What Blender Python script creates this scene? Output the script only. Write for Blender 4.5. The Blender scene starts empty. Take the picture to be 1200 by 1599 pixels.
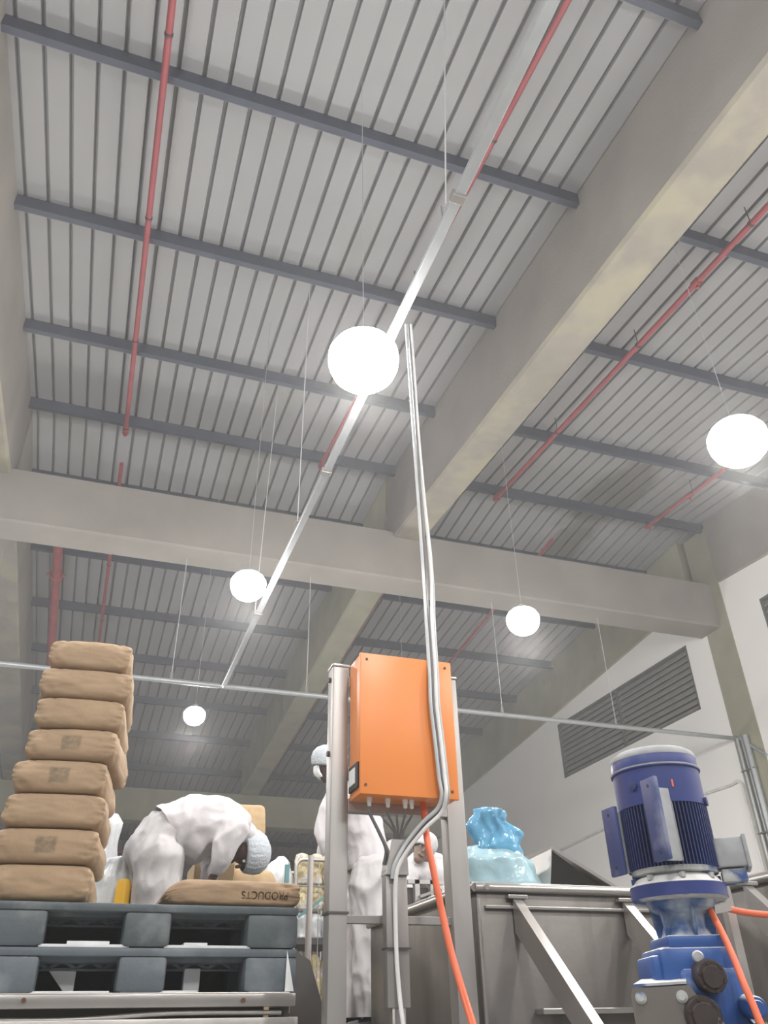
import bpy, bmesh, math, random
from mathutils import Vector, Matrix, noise
R_ = math.radians
PI = math.pi
scn = bpy.context.scene
COL = scn.collection

# ------------------------------------------------------------------ camera (eye at the origin, x right along the purlins, y into the hall)
FPX, YAW, PITCH, ROLL = 1248.8, .34364, .57661, -.02113
_f = Vector((math.sin(YAW)*math.cos(PITCH), math.cos(YAW)*math.cos(PITCH), math.sin(PITCH)))
_r0 = Vector((math.cos(YAW), -math.sin(YAW), 0)); _u0 = _r0.cross(_f)
CR = _r0*math.cos(ROLL)+_u0*math.sin(ROLL); CU = -_r0*math.sin(ROLL)+_u0*math.cos(ROLL)
cam = bpy.data.cameras.new('camera'); camo = bpy.data.objects.new('camera', cam); COL.objects.link(camo)
m = Matrix((CR, CU, -_f)).transposed().to_4x4(); camo.matrix_world = m
cam.sensor_fit = 'VERTICAL'; cam.sensor_height = 36; cam.lens = FPX/1599*36; cam.clip_start = .05; cam.clip_end = 200
scn.camera = camo
def ray(px, py): return _f + CR*((px-600)/FPX) - CU*((py-799.5)/FPX)
def at(px, py, Y): r = ray(px, py); return r*(Y/r.y)
def atx(px, py, X): r = ray(px, py); return r*(X/r.x)
def atz(px, py, Z): r = ray(px, py); return r*(Z/r.z)

# ------------------------------------------------------------------ world, lamps' light and exposure
w = bpy.data.worlds.new('world'); scn.world = w; w.use_nodes = True
w.node_tree.nodes['Background'].inputs[0].default_value = (.93, .97, 1, 1)
w.node_tree.nodes['Background'].inputs[1].default_value = .42
LAMP_W = 50; LAMP_P = 105
scn.view_settings.view_transform = 'Standard'; scn.view_settings.look = 'None'
scn.view_settings.exposure = -0.52; scn.view_settings.gamma = 1

FLOOR = -1.5
S1, S2, H0, RY = .0734, -.0924, 7.4, 11.1
ZR = H0+S1*RY
def roofz(y): return H0+S1*y if y < RY else ZR+S2*(y-RY)

# ------------------------------------------------------------------ materials
def mat(name, col, rough=.6, metal=0, var=.12, vs=6, bump=0, bs=40, dust=None, stain=None, trans=0, alpha=1, emis=None, spec=.5, stretch=None, coord='Object'):
    m = bpy.data.materials.new(name); m.use_nodes = True
    nt = m.node_tree; N = nt.nodes; L = nt.links; b = N['Principled BSDF']
    tc = N.new('ShaderNodeTexCoord'); mp = N.new('ShaderNodeMapping'); L.new(tc.outputs[coord], mp.inputs[0])
    if stretch: mp.inputs['Scale'].default_value = stretch
    n = N.new('ShaderNodeTexNoise'); n.inputs['Scale'].default_value = vs; n.inputs['Detail'].default_value = 5; L.new(mp.outputs[0], n.inputs[0])
    r = N.new('ShaderNodeMapRange'); r.inputs[1].default_value = .3; r.inputs[2].default_value = .7
    r.inputs[3].default_value = 1-var; r.inputs[4].default_value = 1+var; L.new(n.outputs[0], r.inputs[0])
    mx = N.new('ShaderNodeVectorMath'); mx.operation = 'SCALE'; mx.inputs[0].default_value = col[:3]; L.new(r.outputs[0], mx.inputs[3])
    out = mx.outputs[0]
    if stain:   # (colour, noise scale, low, high, stretch)
        n2 = N.new('ShaderNodeTexNoise'); n2.inputs['Scale'].default_value = stain[1]; n2.inputs['Detail'].default_value = 6
        mp2 = N.new('ShaderNodeMapping'); L.new(tc.outputs[coord], mp2.inputs[0]); L.new(mp2.outputs[0], n2.inputs[0])
        if len(stain) > 4: mp2.inputs['Scale'].default_value = stain[4]
        r2 = N.new('ShaderNodeMapRange'); r2.inputs[1].default_value = stain[2]; r2.inputs[2].default_value = stain[3]; L.new(n2.outputs[0], r2.inputs[0])
        mm = N.new('ShaderNodeMix'); mm.data_type = 'RGBA'; L.new(r2.outputs[0], mm.inputs[0]); L.new(out, mm.inputs[6]); mm.inputs[7].default_value = (*stain[0], 1)
        out = mm.outputs[2]
    if dust:    # flour dust settled on upward faces
        g = N.new('ShaderNodeNewGeometry'); sx = N.new('ShaderNodeSeparateXYZ'); L.new(g.outputs['Normal'], sx.inputs[0])
        n3 = N.new('ShaderNodeTexNoise'); n3.inputs['Scale'].default_value = 18; n3.inputs['Detail'].default_value = 6; L.new(tc.outputs['Object'], n3.inputs[0])
        ad = N.new('ShaderNodeMath'); ad.operation = 'ADD'; L.new(sx.outputs[2], ad.inputs[0]); L.new(n3.outputs[0], ad.inputs[1])
        r3 = N.new('ShaderNodeMapRange'); r3.inputs[1].default_value = dust[1]; r3.inputs[2].default_value = dust[2]; L.new(ad.outputs[0], r3.inputs[0])
        mm = N.new('ShaderNodeMix'); mm.data_type = 'RGBA'; L.new(r3.outputs[0], mm.inputs[0]); L.new(out, mm.inputs[6]); mm.inputs[7].default_value = (*dust[0], 1)
        out = mm.outputs[2]
    L.new(out, b.inputs['Base Color'])
    b.inputs['Roughness'].default_value = rough; b.inputs['Metallic'].default_value = metal
    b.inputs['Transmission Weight'].default_value = trans; b.inputs['Alpha'].default_value = alpha
    b.inputs['Specular IOR Level'].default_value = spec
    if bump:
        n4 = N.new('ShaderNodeTexNoise'); n4.inputs['Scale'].default_value = bs; n4.inputs['Detail'].default_value = 4; L.new(mp.outputs[0], n4.inputs[0])
        bp = N.new('ShaderNodeBump'); bp.inputs['Strength'].default_value = bump; bp.inputs['Distance'].default_value = .02; L.new(n4.outputs[0], bp.inputs['Height']); L.new(bp.outputs[0], b.inputs['Normal'])
    if emis:
        b.inputs['Emission Color'].default_value = (*emis[0], 1); b.inputs['Emission Strength'].default_value = emis[1]
    return m

def marked(name, base, mark, box, scale=60):
    """paper with a printed dark patch inside box=(x0,x1,z0,z1) on the side facing -y (object coordinates)"""
    m = mat(name, base, .75, 0, .07, 9, .25, 14)
    nt = m.node_tree; N = nt.nodes; L = nt.links; b = N['Principled BSDF']
    src = b.inputs['Base Color'].links[0].from_socket
    tc = N.new('ShaderNodeTexCoord'); s = N.new('ShaderNodeSeparateXYZ'); L.new(tc.outputs['Object'], s.inputs[0])
    def rng(sock, a, bb):
        mid, half = (a+bb)/2, (bb-a)/2
        x = N.new('ShaderNodeMath'); x.operation = 'SUBTRACT'; L.new(sock, x.inputs[0]); x.inputs[1].default_value = mid
        y = N.new('ShaderNodeMath'); y.operation = 'ABSOLUTE'; L.new(x.outputs[0], y.inputs[0])
        z = N.new('ShaderNodeMapRange'); z.inputs[1].default_value = half; z.inputs[2].default_value = half*.8; L.new(y.outputs[0], z.inputs[0]); return z.outputs[0]
    a = rng(s.outputs[0], box[0], box[1]); c = rng(s.outputs[2], box[2], box[3])
    f = N.new('ShaderNodeMath'); f.operation = 'LESS_THAN'; L.new(s.outputs[1], f.inputs[0]); f.inputs[1].default_value = -.2
    p = N.new('ShaderNodeMath'); p.operation = 'MULTIPLY'; L.new(a, p.inputs[0]); L.new(c, p.inputs[1])
    q = N.new('ShaderNodeMath'); q.operation = 'MULTIPLY'; L.new(p.outputs[0], q.inputs[0]); L.new(f.outputs[0], q.inputs[1])
    n = N.new('ShaderNodeTexNoise'); n.inputs['Scale'].default_value = scale; L.new(tc.outputs['Object'], n.inputs[0])
    r = N.new('ShaderNodeMapRange'); r.inputs[1].default_value = .35; r.inputs[2].default_value = .6; r.inputs[3].default_value = .35; r.inputs[4].default_value = .8; L.new(n.outputs[0], r.inputs[0])
    t = N.new('ShaderNodeMath'); t.operation = 'MULTIPLY'; L.new(q.outputs[0], t.inputs[0]); L.new(r.outputs[0], t.inputs[1])
    mm = N.new('ShaderNodeMix'); mm.data_type = 'RGBA'; L.new(t.outputs[0], mm.inputs[0]); L.new(src, mm.inputs[6]); mm.inputs[7].default_value = (*mark, 1)
    L.new(mm.outputs[2], b.inputs['Base Color']); return m

M = {}
M['roof'] = mat('roof_sheet', (.365,.365,.37), .55, .1, .06, .7, stain=((.30,.30,.27), .55, .60, .72, (1, .5, 1)))
M['purlin'] = mat('purlin_paint', (.085,.095,.125), .5, .1, .1, 3)
M['purlin_lip'] = mat('purlin_lip', (.22,.225,.245), .5, .2, .1, 3)
M['concrete'] = mat('concrete', (.30,.278,.25), .85, 0, .10, 1.2, .15, 30)
M['concrete_stain'] = mat('concrete_stained', (.29,.265,.225), .85, 0, .12, 1.5, .35, 20, stain=((.35,.325,.24), 1.6, .48, .62))
M['concrete_green'] = mat('concrete_greenish', (.35,.34,.255), .85, 0, .10, 1.5, .2, 25, stain=((.30,.28,.22), 1.1, .56, .7))
M['wall'] = mat('white_wall', (.93,.905,.875), .8, 0, .02, 1)
M['floor'] = mat('floor_concrete', (.42,.41,.39), .5, 0, .08, 1)
M['louvre'] = mat('louvre', (.40,.39,.375), .5, .2, .1, 5)
M['frame'] = mat('louvre_frame', (.16,.16,.155), .5)
M['red'] = mat('red_pipe', (.36,.085,.095), .45, 0, .12, 4)
M['tray'] = mat('galvanised', (.40,.42,.43), .4, .35, .06, 10)
M['wire'] = mat('wire', (.75,.75,.75), .35, .5, .05)
M['lamp_body'] = mat('lamp_housing', (.55,.56,.58), .35, .5)
M['lamp_on'] = mat('lamp_glow', (1,1,1), .5, emis=((1,.98,.96), 60))
M['orange'] = mat('orange_paint', (.80,.26,.065), .38, 0, .03, 2)
M['stainless'] = mat('stainless', (.50,.475,.455), .38, .75, .10, 3, .04, 30, stain=((.42,.40,.37), 2.0, .5, .75, (3, 3, .6)))
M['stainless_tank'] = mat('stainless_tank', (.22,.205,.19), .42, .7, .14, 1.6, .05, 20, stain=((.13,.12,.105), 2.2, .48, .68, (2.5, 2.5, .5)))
M['stainless_bright'] = mat('stainless_bright', (.42,.40,.38), .3, .7, .06, 4, .03, 30)
M['post'] = mat('post_steel', (.34,.325,.31), .42, .55, .06, 3)
M['dark'] = mat('dark_steel', (.09,.085,.08), .5, .3)
M['blk'] = mat('black_plastic', (.03,.03,.032), .5)
M['cable'] = mat('grey_cable', (.50,.52,.53), .45)
M['cable_d'] = mat('dark_grey_cable', (.17,.165,.165), .5)
M['cable_w'] = mat('white_cable', (.74,.73,.72), .45)
M['hose'] = mat('orange_hose', (.78,.16,.07), .4, 0, .06, 8)
M['pallet'] = mat('pallet_plastic', (.085,.105,.115), .5, 0, .16, 5, .1, 30, stain=((.20,.22,.22), 7, .55, .75))
M['pallet2'] = mat('pallet_plastic_light', (.12,.145,.165), .5, 0, .10, 5, .1, 30, stain=((.26,.29,.31), 5, .55, .78))
M['sheet'] = mat('white_sheet', (.80,.82,.82), .6)
M['paper'] = marked('kraft_paper', (.37,.255,.155), (.2,.15,.1), (0,.0001,0,.0001))
M['paper_mark'] = marked('kraft_paper_marked', (.37,.255,.155), (.17,.13,.085), (-.045,.045,.035,.105))
M['paper2'] = mat('kraft_paper_old', (.52,.37,.21), .8, 0, .07, 6, .2, 12)
M['ink'] = mat('brown_ink', (.27,.15,.085), .8, 0, .3, 60)
M['card'] = mat('cardboard', (.50,.37,.22), .85, 0, .08, 6)
M['cloth'] = mat('white_cotton', (.62,.60,.615), .9, 0, .04, 4, .35, 9)
M['cloth2'] = mat('white_trousers', (.53,.515,.52), .9, 0, .04, 4, .45, 7)
M['net'] = mat('hairnet', (.50,.54,.58), .8, 0, .08, 60, .4, 80)
M['mask'] = mat('face_mask', (.60,.70,.76), .8)
M['skin'] = mat('dark_skin', (.075,.042,.034), .5, 0, .08, 20)
M['skin2'] = mat('brown_skin', (.24,.16,.125), .5, 0, .1, 20)
M['hair'] = mat('black_hair', (.015,.012,.012), .7)
M['boot'] = mat('dark_shoe', (.03,.03,.03), .5)
M['plastic'] = mat('clear_white_plastic', (.78,.81,.83), .22, 0, .04, 5, .6, 9, trans=.25)
M['plastic_y'] = mat('plastic_over_yellow', (.62,.52,.30), .12, 0, .25, 9, 1.0, 26, stain=((.72,.70,.66), 11, .44, .58))
M['yellow'] = mat('yellow_plastic', (.85,.48,.02), .45)
M['bluebag'] = mat('pale_blue_plastic', (.50,.74,.82), .16, 0, .06, 4, .8, 6, trans=.2)
M['bluebag2'] = mat('blue_plastic', (.22,.58,.86), .16, 0, .25, 6, .8, 9, trans=.35)
M['motor'] = mat('motor_blue', (.028,.045,.185), .42, 0, .10, 5, dust=((.60,.63,.68), 1.05, 1.45))
M['motor_d'] = mat('motor_blue_dark', (.02,.032,.12), .55, 0, .12, 5)
M['rail'] = mat('motor_rail_blue', (.05,.068,.19), .45, 0, .12, 8, dust=((.62,.63,.64), 1.1, 1.5), stain=((.25,.27,.36), 9, .55, .75))
M['gear'] = mat('gearbox_blue', (.032,.095,.31), .38, 0, .08, 6, dust=((.70,.72,.74), .95, 1.35), stain=((.45,.52,.60), 6, .58, .74))
M['dusty'] = mat('dusty_casting', (.42,.43,.42), .7, 0, .2, 14, dust=((.68,.68,.66), .6, 1.2), stain=((.05,.09,.25), 9, .52, .6))
M['powder'] = mat('powdered_metal', (.33,.34,.35), .7, 0, .2, 14)
M['cap'] = mat('brown_cover', (.045,.033,.032), .5, 0, .15, 20)
M['plate'] = mat('bracket_plate', (.19,.172,.155), .5, .5, .1, 6, dust=((.62,.60,.57), 1.0, 1.4))
M['orange_scr'] = mat('screw', (.12,.05,.03), .5)
M['teal'] = mat('teal_steel', (.12,.26,.28), .5)

# ------------------------------------------------------------------ object helpers
def bm_obj(name, bm, m, parent=None, smooth=None, loc=None):
    bmesh.ops.recalc_face_normals(bm, faces=bm.faces[:]) if len(bm.faces) < 60000 else None
    if parent is not None:
        off = Vector(parent.get('_w', (0,0,0)))
        wl = off
    elif loc is not None: wl = Vector(loc)
    else:
        xs = [v.co for v in bm.verts]
        mn = Vector([min(c[i] for c in xs) for i in range(3)]); mxx = Vector([max(c[i] for c in xs) for i in range(3)])
        wl = Vector(((mn.x+mxx.x)/2, (mn.y+mxx.y)/2, mn.z))
    bmesh.ops.translate(bm, verts=bm.verts[:], vec=-wl)
    me = bpy.data.meshes.new(name); bm.to_mesh(me); bm.free()
    if smooth is not None:
        for p in me.polygons: p.use_smooth = True
        if smooth < 180: me.set_sharp_from_angle(angle=R_(smooth))
    ms = m if isinstance(m, (list, tuple)) else [m]
    for x in ms: me.materials.append(x)
    o = bpy.data.objects.new(name, me); COL.objects.link(o)
    if parent is not None: o.parent = parent; o['_w'] = tuple(wl)
    else: o.location = wl; o['_w'] = tuple(wl)
    return o
def tag(o, label, cat, group=None, kind=None):
    o['label'] = label; o['category'] = cat
    if group: o['group'] = group
    if kind: o['kind'] = kind
    return o
def struct(o): o['kind'] = 'structure'; return o
def thing(name, loc, label, cat, group=None):
    o = bpy.data.objects.new(name, None); COL.objects.link(o); o.location = loc; o.empty_display_size = .1; o['_w'] = tuple(loc)
    return tag(o, label, cat, group)
def NB(): return bmesh.new()
def box(bm, a, b, bev=0, mi=0):
    a = Vector(a); b = Vector(b); c = (a+b)/2; s = b-a
    g = bmesh.ops.create_cube(bm, size=1, matrix=Matrix.Translation(c) @ Matrix.Diagonal((abs(s.x), abs(s.y), abs(s.z), 1)))
    fs = {f for v in g['verts'] for f in v.link_faces}
    if bev:
        es = list({e for v in g['verts'] for e in v.link_edges})
        r = bmesh.ops.bevel(bm, geom=es, offset=bev, segments=2, affect='EDGES', profile=.5); fs |= set(r['faces'])
    for f in fs:
        if f.is_valid: f.material_index = mi
    return g
def obox(bm, c, ax, half, bev=0, mi=0):
    """oriented box: centre, three axes, half sizes"""
    A = [Vector(x).normalized() for x in ax]
    mt = Matrix((A[0], A[1], A[2])).transposed().to_4x4(); mt.translation = Vector(c)
    g = bmesh.ops.create_cube(bm, size=1, matrix=mt @ Matrix.Diagonal((half[0]*2, half[1]*2, half[2]*2, 1)))
    fs = {f for v in g['verts'] for f in v.link_faces}
    if bev:
        es = list({e for v in g['verts'] for e in v.link_edges})
        r = bmesh.ops.bevel(bm, geom=es, offset=bev, segments=2, affect='EDGES', profile=.5); fs |= set(r['faces'])
    for f in fs:
        if f.is_valid: f.material_index = mi
def bar(bm, p, q, wd, th, up=(0,0,1), bev=0):
    p = Vector(p); q = Vector(q); d = (q-p).normalized(); u = Vector(up); s = d.cross(u).normalized(); u = s.cross(d)
    obox(bm, (p+q)/2, (d, s, u), ((q-p).length/2, wd/2, th/2), bev)
def cat(pts, n=8):
    P = [Vector(p) for p in pts]; out = []
    for i in range(len(P)-1):
        p0 = P[max(i-1,0)]; p1 = P[i]; p2 = P[i+1]; p3 = P[min(i+2, len(P)-1)]
        for k in range(n):
            t = k/n; out.append(.5*((2*p1)+(p2-p0)*t+(2*p0-5*p1+4*p2-p3)*t*t+(-p0+3*p1-3*p2+p3)*t**3))
    out.append(P[-1]); return out
def tube(bm, pts, r, n=10, smooth=0, cap=True):
    P = cat(pts, smooth) if smooth else [Vector(p) for p in pts]
    rr = r if isinstance(r, (list, tuple)) else [r]*len(P)
    rings = []; s = None
    for i, p in enumerate(P):
        t = (P[min(i+1,len(P)-1)]-P[max(i-1,0)]).normalized()
        if s is None:
            s = t.orthogonal().normalized()
        s = (s - t*s.dot(t)).normalized(); u = t.cross(s)
        rings.append([bm.verts.new(p+(s*math.cos(2*PI*k/n)+u*math.sin(2*PI*k/n))*rr[i]) for k in range(n)])
    for a, b in zip(rings, rings[1:]):
        for k in range(n): bm.faces.new((a[k], a[(k+1)%n], b[(k+1)%n], b[k]))
    if cap: bm.faces.new(rings[0][::-1]); bm.faces.new(rings[-1])
def lathe(bm, prof, c=(0,0,0), n=48, ax=(0,0,1)):
    """prof = [(radius, height)], revolve about axis ax through c"""
    A = Vector(ax).normalized(); s = A.orthogonal().normalized(); u = A.cross(s); c = Vector(c); rings = []
    for r, h in prof:
        if r < 1e-5: rings.append([bm.verts.new(c+A*h)])
        else: rings.append([bm.verts.new(c+A*h+(s*math.cos(2*PI*k/n)+u*math.sin(2*PI*k/n))*r) for k in range(n)])
    for a, b in zip(rings, rings[1:]):
        for k in range(n):
            k2 = (k+1) % n
            if len(a) == 1 and len(b) == 1: continue
            if len(a) == 1: bm.faces.new((a[0], b[k2], b[k]))
            elif len(b) == 1: bm.faces.new((a[k], a[k2], b[0]))
            else: bm.faces.new((a[k], a[k2], b[k2], b[k]))
def prism(bm, poly, d):
    """closed polygon (3d points) pushed along vector d"""
    d = Vector(d); a = [bm.verts.new(Vector(p)) for p in poly]; b = [bm.verts.new(Vector(p)+d) for p in poly]; n = len(a)
    bm.faces.new(a); bm.faces.new(b[::-1])
    for k in range(n): bm.faces.new((a[k], b[k], b[(k+1)%n], a[(k+1)%n]))
def hexbolt(bm, c, ax, r=.01, h=.008): lathe(bm, [(0,0),(r,0),(r,h),(0,h)], c, 6, ax)
ORD = ['first','second','third','fourth','fifth','sixth','seventh','eighth','ninth','tenth','eleventh','twelfth','thirteenth','fourteenth']

# ------------------------------------------------------------------ the shell
bm = NB(); box(bm, (-9,-7,FLOOR-.1), (11,43,FLOOR)); struct(bm_obj('floor', bm, M['floor']))
# corrugated roof in two slopes meeting over the cross beam; ribs run down the slope
bm = NB(); PT = .245; GW, GD = .058, .075; OFF = .12; xs = []
x = -9.0
while x < 11.2:
    xs += [(x+GW*.12, 1), (x+GW*.88, 1), (x+GW, 0), (x+PT, 0)]; x += PT
rows = []
for y in (-7, RY, 43):
    rows.append([bm.verts.new((a, y, roofz(y)+OFF+b*GD)) for a, b in xs])
for a, b in zip(rows, rows[1:]):
    for k in range(len(xs)-1): bm.faces.new((a[k], a[k+1], b[k+1], b[k]))
# upper skin keeps the sheet from being paper thin
o = struct(bm_obj('ceiling', bm, M['roof'])); md = o.modifiers.new('t', 'SOLIDIFY'); md.thickness = .02; md.offset = 0

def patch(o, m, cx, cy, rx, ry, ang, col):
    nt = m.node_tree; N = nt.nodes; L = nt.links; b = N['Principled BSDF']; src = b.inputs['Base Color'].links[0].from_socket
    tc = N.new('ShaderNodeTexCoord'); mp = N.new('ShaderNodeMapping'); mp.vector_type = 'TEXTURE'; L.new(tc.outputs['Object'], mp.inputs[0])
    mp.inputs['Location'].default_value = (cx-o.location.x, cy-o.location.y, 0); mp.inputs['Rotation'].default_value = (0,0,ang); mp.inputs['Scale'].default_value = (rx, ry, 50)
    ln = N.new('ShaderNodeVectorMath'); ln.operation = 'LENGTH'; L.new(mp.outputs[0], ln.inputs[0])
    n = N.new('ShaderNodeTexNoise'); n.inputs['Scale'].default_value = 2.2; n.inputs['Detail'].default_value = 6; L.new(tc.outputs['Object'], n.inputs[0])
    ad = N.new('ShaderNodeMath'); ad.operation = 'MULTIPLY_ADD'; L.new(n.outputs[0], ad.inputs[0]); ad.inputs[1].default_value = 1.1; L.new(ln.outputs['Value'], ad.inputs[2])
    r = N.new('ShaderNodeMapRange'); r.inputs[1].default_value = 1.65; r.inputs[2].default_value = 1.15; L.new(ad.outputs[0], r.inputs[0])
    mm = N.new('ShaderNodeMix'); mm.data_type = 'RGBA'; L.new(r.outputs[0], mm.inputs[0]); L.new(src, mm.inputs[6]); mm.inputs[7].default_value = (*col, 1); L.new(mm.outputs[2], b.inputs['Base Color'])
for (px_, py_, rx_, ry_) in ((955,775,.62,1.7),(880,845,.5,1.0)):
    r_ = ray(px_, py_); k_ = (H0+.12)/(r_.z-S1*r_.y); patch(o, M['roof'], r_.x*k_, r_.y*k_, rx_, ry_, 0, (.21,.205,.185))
# right wall with two louvred openings
WX = 10.43
bm = NB()
L1 = (11.78, 16.82, 4.96, 6.24); L2 = (4.6, 9.71, 4.96, 6.24)
def wz(y): return roofz(y)-1.1
def wseg(y0, y1, z0, z1f):
    """wall piece between y0..y1 from z0 up to z1f(y)"""
    n = max(1, int((y1-y0)/2)); 
    pts = [(WX, y0, z0), (WX, y1, z0)] + [(WX, y1+(y0-y1)*k/n, z1f(y1+(y0-y1)*k/n)) for k in range(n+1)]
    prism(bm, pts, (.18,0,0))
wseg(-7, L2[0], FLOOR, wz); wseg(L2[1], RY, FLOOR, wz); wseg(RY, L1[0], FLOOR, wz); wseg(L1[1], 43, FLOOR, wz)
for L in (L1, L2): wseg(L[0], L[1], FLOOR, lambda y: L[2]); wseg(L[0], L[1], L[3], wz)
struct(bm_obj('wall_right', bm, M['wall']))
bm = NB(); box(bm, (-9,43,FLOOR), (10.6,43.2,6.2)); struct(bm_obj('wall_back', bm, M['wall']))
def louvre(i, L, splits):
    y0, y1, z0, z1 = L
    bm = NB()
    n = int((z1-z0)/.125)
    for k in range(n):
        z = z0+.02+(z1-z0-.04)*(k+.5)/n; t = .062
        prism(bm, [(WX+.03,y0,z-t),(WX+.10,y0,z+t*.75),(WX+.112,y0,z+t*.75),(WX+.045,y0,z-t-.006)], (0,y1-y0,0))
    o = struct(bm_obj('window_%d' % i, bm, M['louvre']))
    bm = NB(); t = .03
    box(bm, (WX-.008,y0-.0,z0), (WX+.15,y0+t,z1)); box(bm, (WX-.008,y1-t,z0), (WX+.15,y1,z1))
    box(bm, (WX-.008,y0,z0), (WX+.15,y1,z0+t)); box(bm, (WX-.008,y0,z1-t), (WX+.15,y1,z1))
    for s in splits: box(bm, (WX+.0,s-.015,z0), (WX+.12,s+.015,z1))
    box(bm, (WX+.14,y0,z0), (WX+.16,y1,z1))
    bm_obj('window_frame', bm, M['frame'], o)
louvre(1, L1, [14.29]); louvre(2, L2, [7.2])

# ------------------------------------------------------------------ concrete frame
def beam(x0, x1, ya, yb, dep, label, mats=None):
    """roof girder following the slope, underside a little rougher"""
    bm = NB(); n = 6
    ys = [ya+(yb-ya)*k/n for k in range(n+1)]
    rings = []
    for y in ys:
        zt = roofz(y)+OFF-.002; zb = roofz(y)-dep; c = .035
        rings.append([bm.verts.new(p) for p in ((x0,y,zt),(x0,y,zb+c),(x0+c,y,zb),(x1-c,y,zb),(x1,y,zb+c),(x1,y,zt))])
    for a, b in zip(rings, rings[1:]):
        for k in range(6):
            f = bm.faces.new((a[k], a[(k+1)%6], b[(k+1)%6], b[k])); f.material_index = 1 if k in (1,2,3) else 0
    bm.faces.new(rings[0]); bm.faces.new(rings[-1][::-1])
    o = bm_obj('concrete_beam', bm, mats or [M['concrete'], M['concrete_stain']]); tag(o, label, 'beam', 'sloping concrete roof beams'); return o
CY0, CY1, CZ0, CZ1 = 10.74, 11.33, 6.17, 7.05
beam(4.0, 4.52, -6, 11.02, 1.24, 'wide sloping concrete beam crossing the upper right, with a yellowish stained underside')
beam(4.0, 4.52, 11.06, 24.2, 1.1, 'sloping concrete beam beyond the cross beam, ending above the bending worker', [M['concrete_green']]*2)
beam(-2.47, -1.95, -6, 11.02, 1.24, 'concrete beam along the upper left edge of the picture')
beam(-2.47, -1.95, 11.06, 24.2, 1.1, 'shaded concrete beam at the left edge behind the tall bag stack')
beam(10.4, 10.9, -6, 10.5, 1.2, 'concrete beam on top of the white wall, right of the column')
beam(10.4, 10.9, 11.32, 42.9, 1.17, 'concrete beam on top of the white wall, left of the column above the large louvre', [M['concrete_green'], M['concrete_green']])
bm = NB()
prism(bm, [(-8.9,CY0,CZ0+.03),(-8.9,CY0+.03,CZ0),(-8.9,CY1-.03,CZ0),(-8.9,CY1,CZ0+.03),(-8.9,CY1,CZ1),(-8.9,CY0,CZ1)], (19.32,0,0))
tag(bm_obj('concrete_beam', bm, M['concrete']), 'horizontal concrete cross beam running the full width to the column', 'beam')
bm = NB(); box(bm, (-8.9,24.2,5.06), (10.4,24.8,5.93), .02)
tag(bm_obj('concrete_beam', bm, M['concrete_green']), 'distant greenish concrete cross beam behind the bending worker', 'beam')
bm = NB(); box(bm, (10.42,10.52,FLOOR), (10.95,11.16,ZR-.02), .015); box(bm, (10.44,11.19,FLOOR), (10.95,11.30,CZ0+.02), .01); box(bm, (10.5,11.14,FLOOR), (10.9,11.2,CZ0))
for a, b in ((10.72,4.62),(10.86,4.68),(10.74,4.42),(10.88,4.46)): pass
tag(bm_obj('concrete_column', bm, M['concrete_green']), 'greenish concrete column on the right wall with a dark vertical joint', 'column')

# ------------------------------------------------------------------ purlins
near = [.3, 2.44, 4.52, 6.60, 8.72, 10.55]; far = [12.4, 14.55, 16.62, 18.65, 20.9, 23.15, 25.65, 27.95, 30.35, 32.8, 35.3]
bays = [(-8.9,-2.47,'left of the left beam'), (-1.95,4.0,'in the left bay'), (4.52,10.4,'in the right bay')]
def purlin(x0, x1, y, label):
    z = roofz(y)+OFF; s = S1 if y < RY else S2
    r = thing('steel_purlin', ((x0+x1)/2, y, z-.2), label, 'purlin', 'steel purlins under the roof')
    bm = NB(); h = .185; wdt = .075
    prism(bm, [(x0,y-.004,z),(x0,y+.004,z),(x0,y+.004,z-h),(x0,y-.004,z-h)], (x1-x0,0,0))
    prism(bm, [(x0,y-.004,z),(x0,y+wdt,z),(x0,y+wdt,z-.008),(x0,y-.004,z-.008)], (x1-x0,0,0))
    prism(bm, [(x0,y+.004,z-h),(x0,y+wdt,z-h),(x0,y+wdt,z-h+.006),(x0,y+.004,z-h+.006)], (x1-x0,0,0))
    bm_obj('web', bm, M['purlin'], r)
    bm = NB(); box(bm, (x0,y+wdt-.006,z-h-.002), (x1,y+wdt,z-h+.028)); bm_obj('lip', bm, M['purlin_lip'], r)
for (x0, x1, nm) in bays:
    for i, y in enumerate(reversed(near)):
        if x0 < -5 and y < 8: continue
        purlin(x0, x1, y, 'dark steel purlin, %s on the near side of cross beam, %s' % (ORD[i], nm))
    if x0 > -5:
        for i, y in enumerate(far):
            x1b = x1 if y < 24 else (10.3 if x1 > 9 else 4.5)
            purlin(x0, x1b, y, 'dark steel purlin, %s beyond the cross beam, %s' % (ORD[i], nm))

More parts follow.
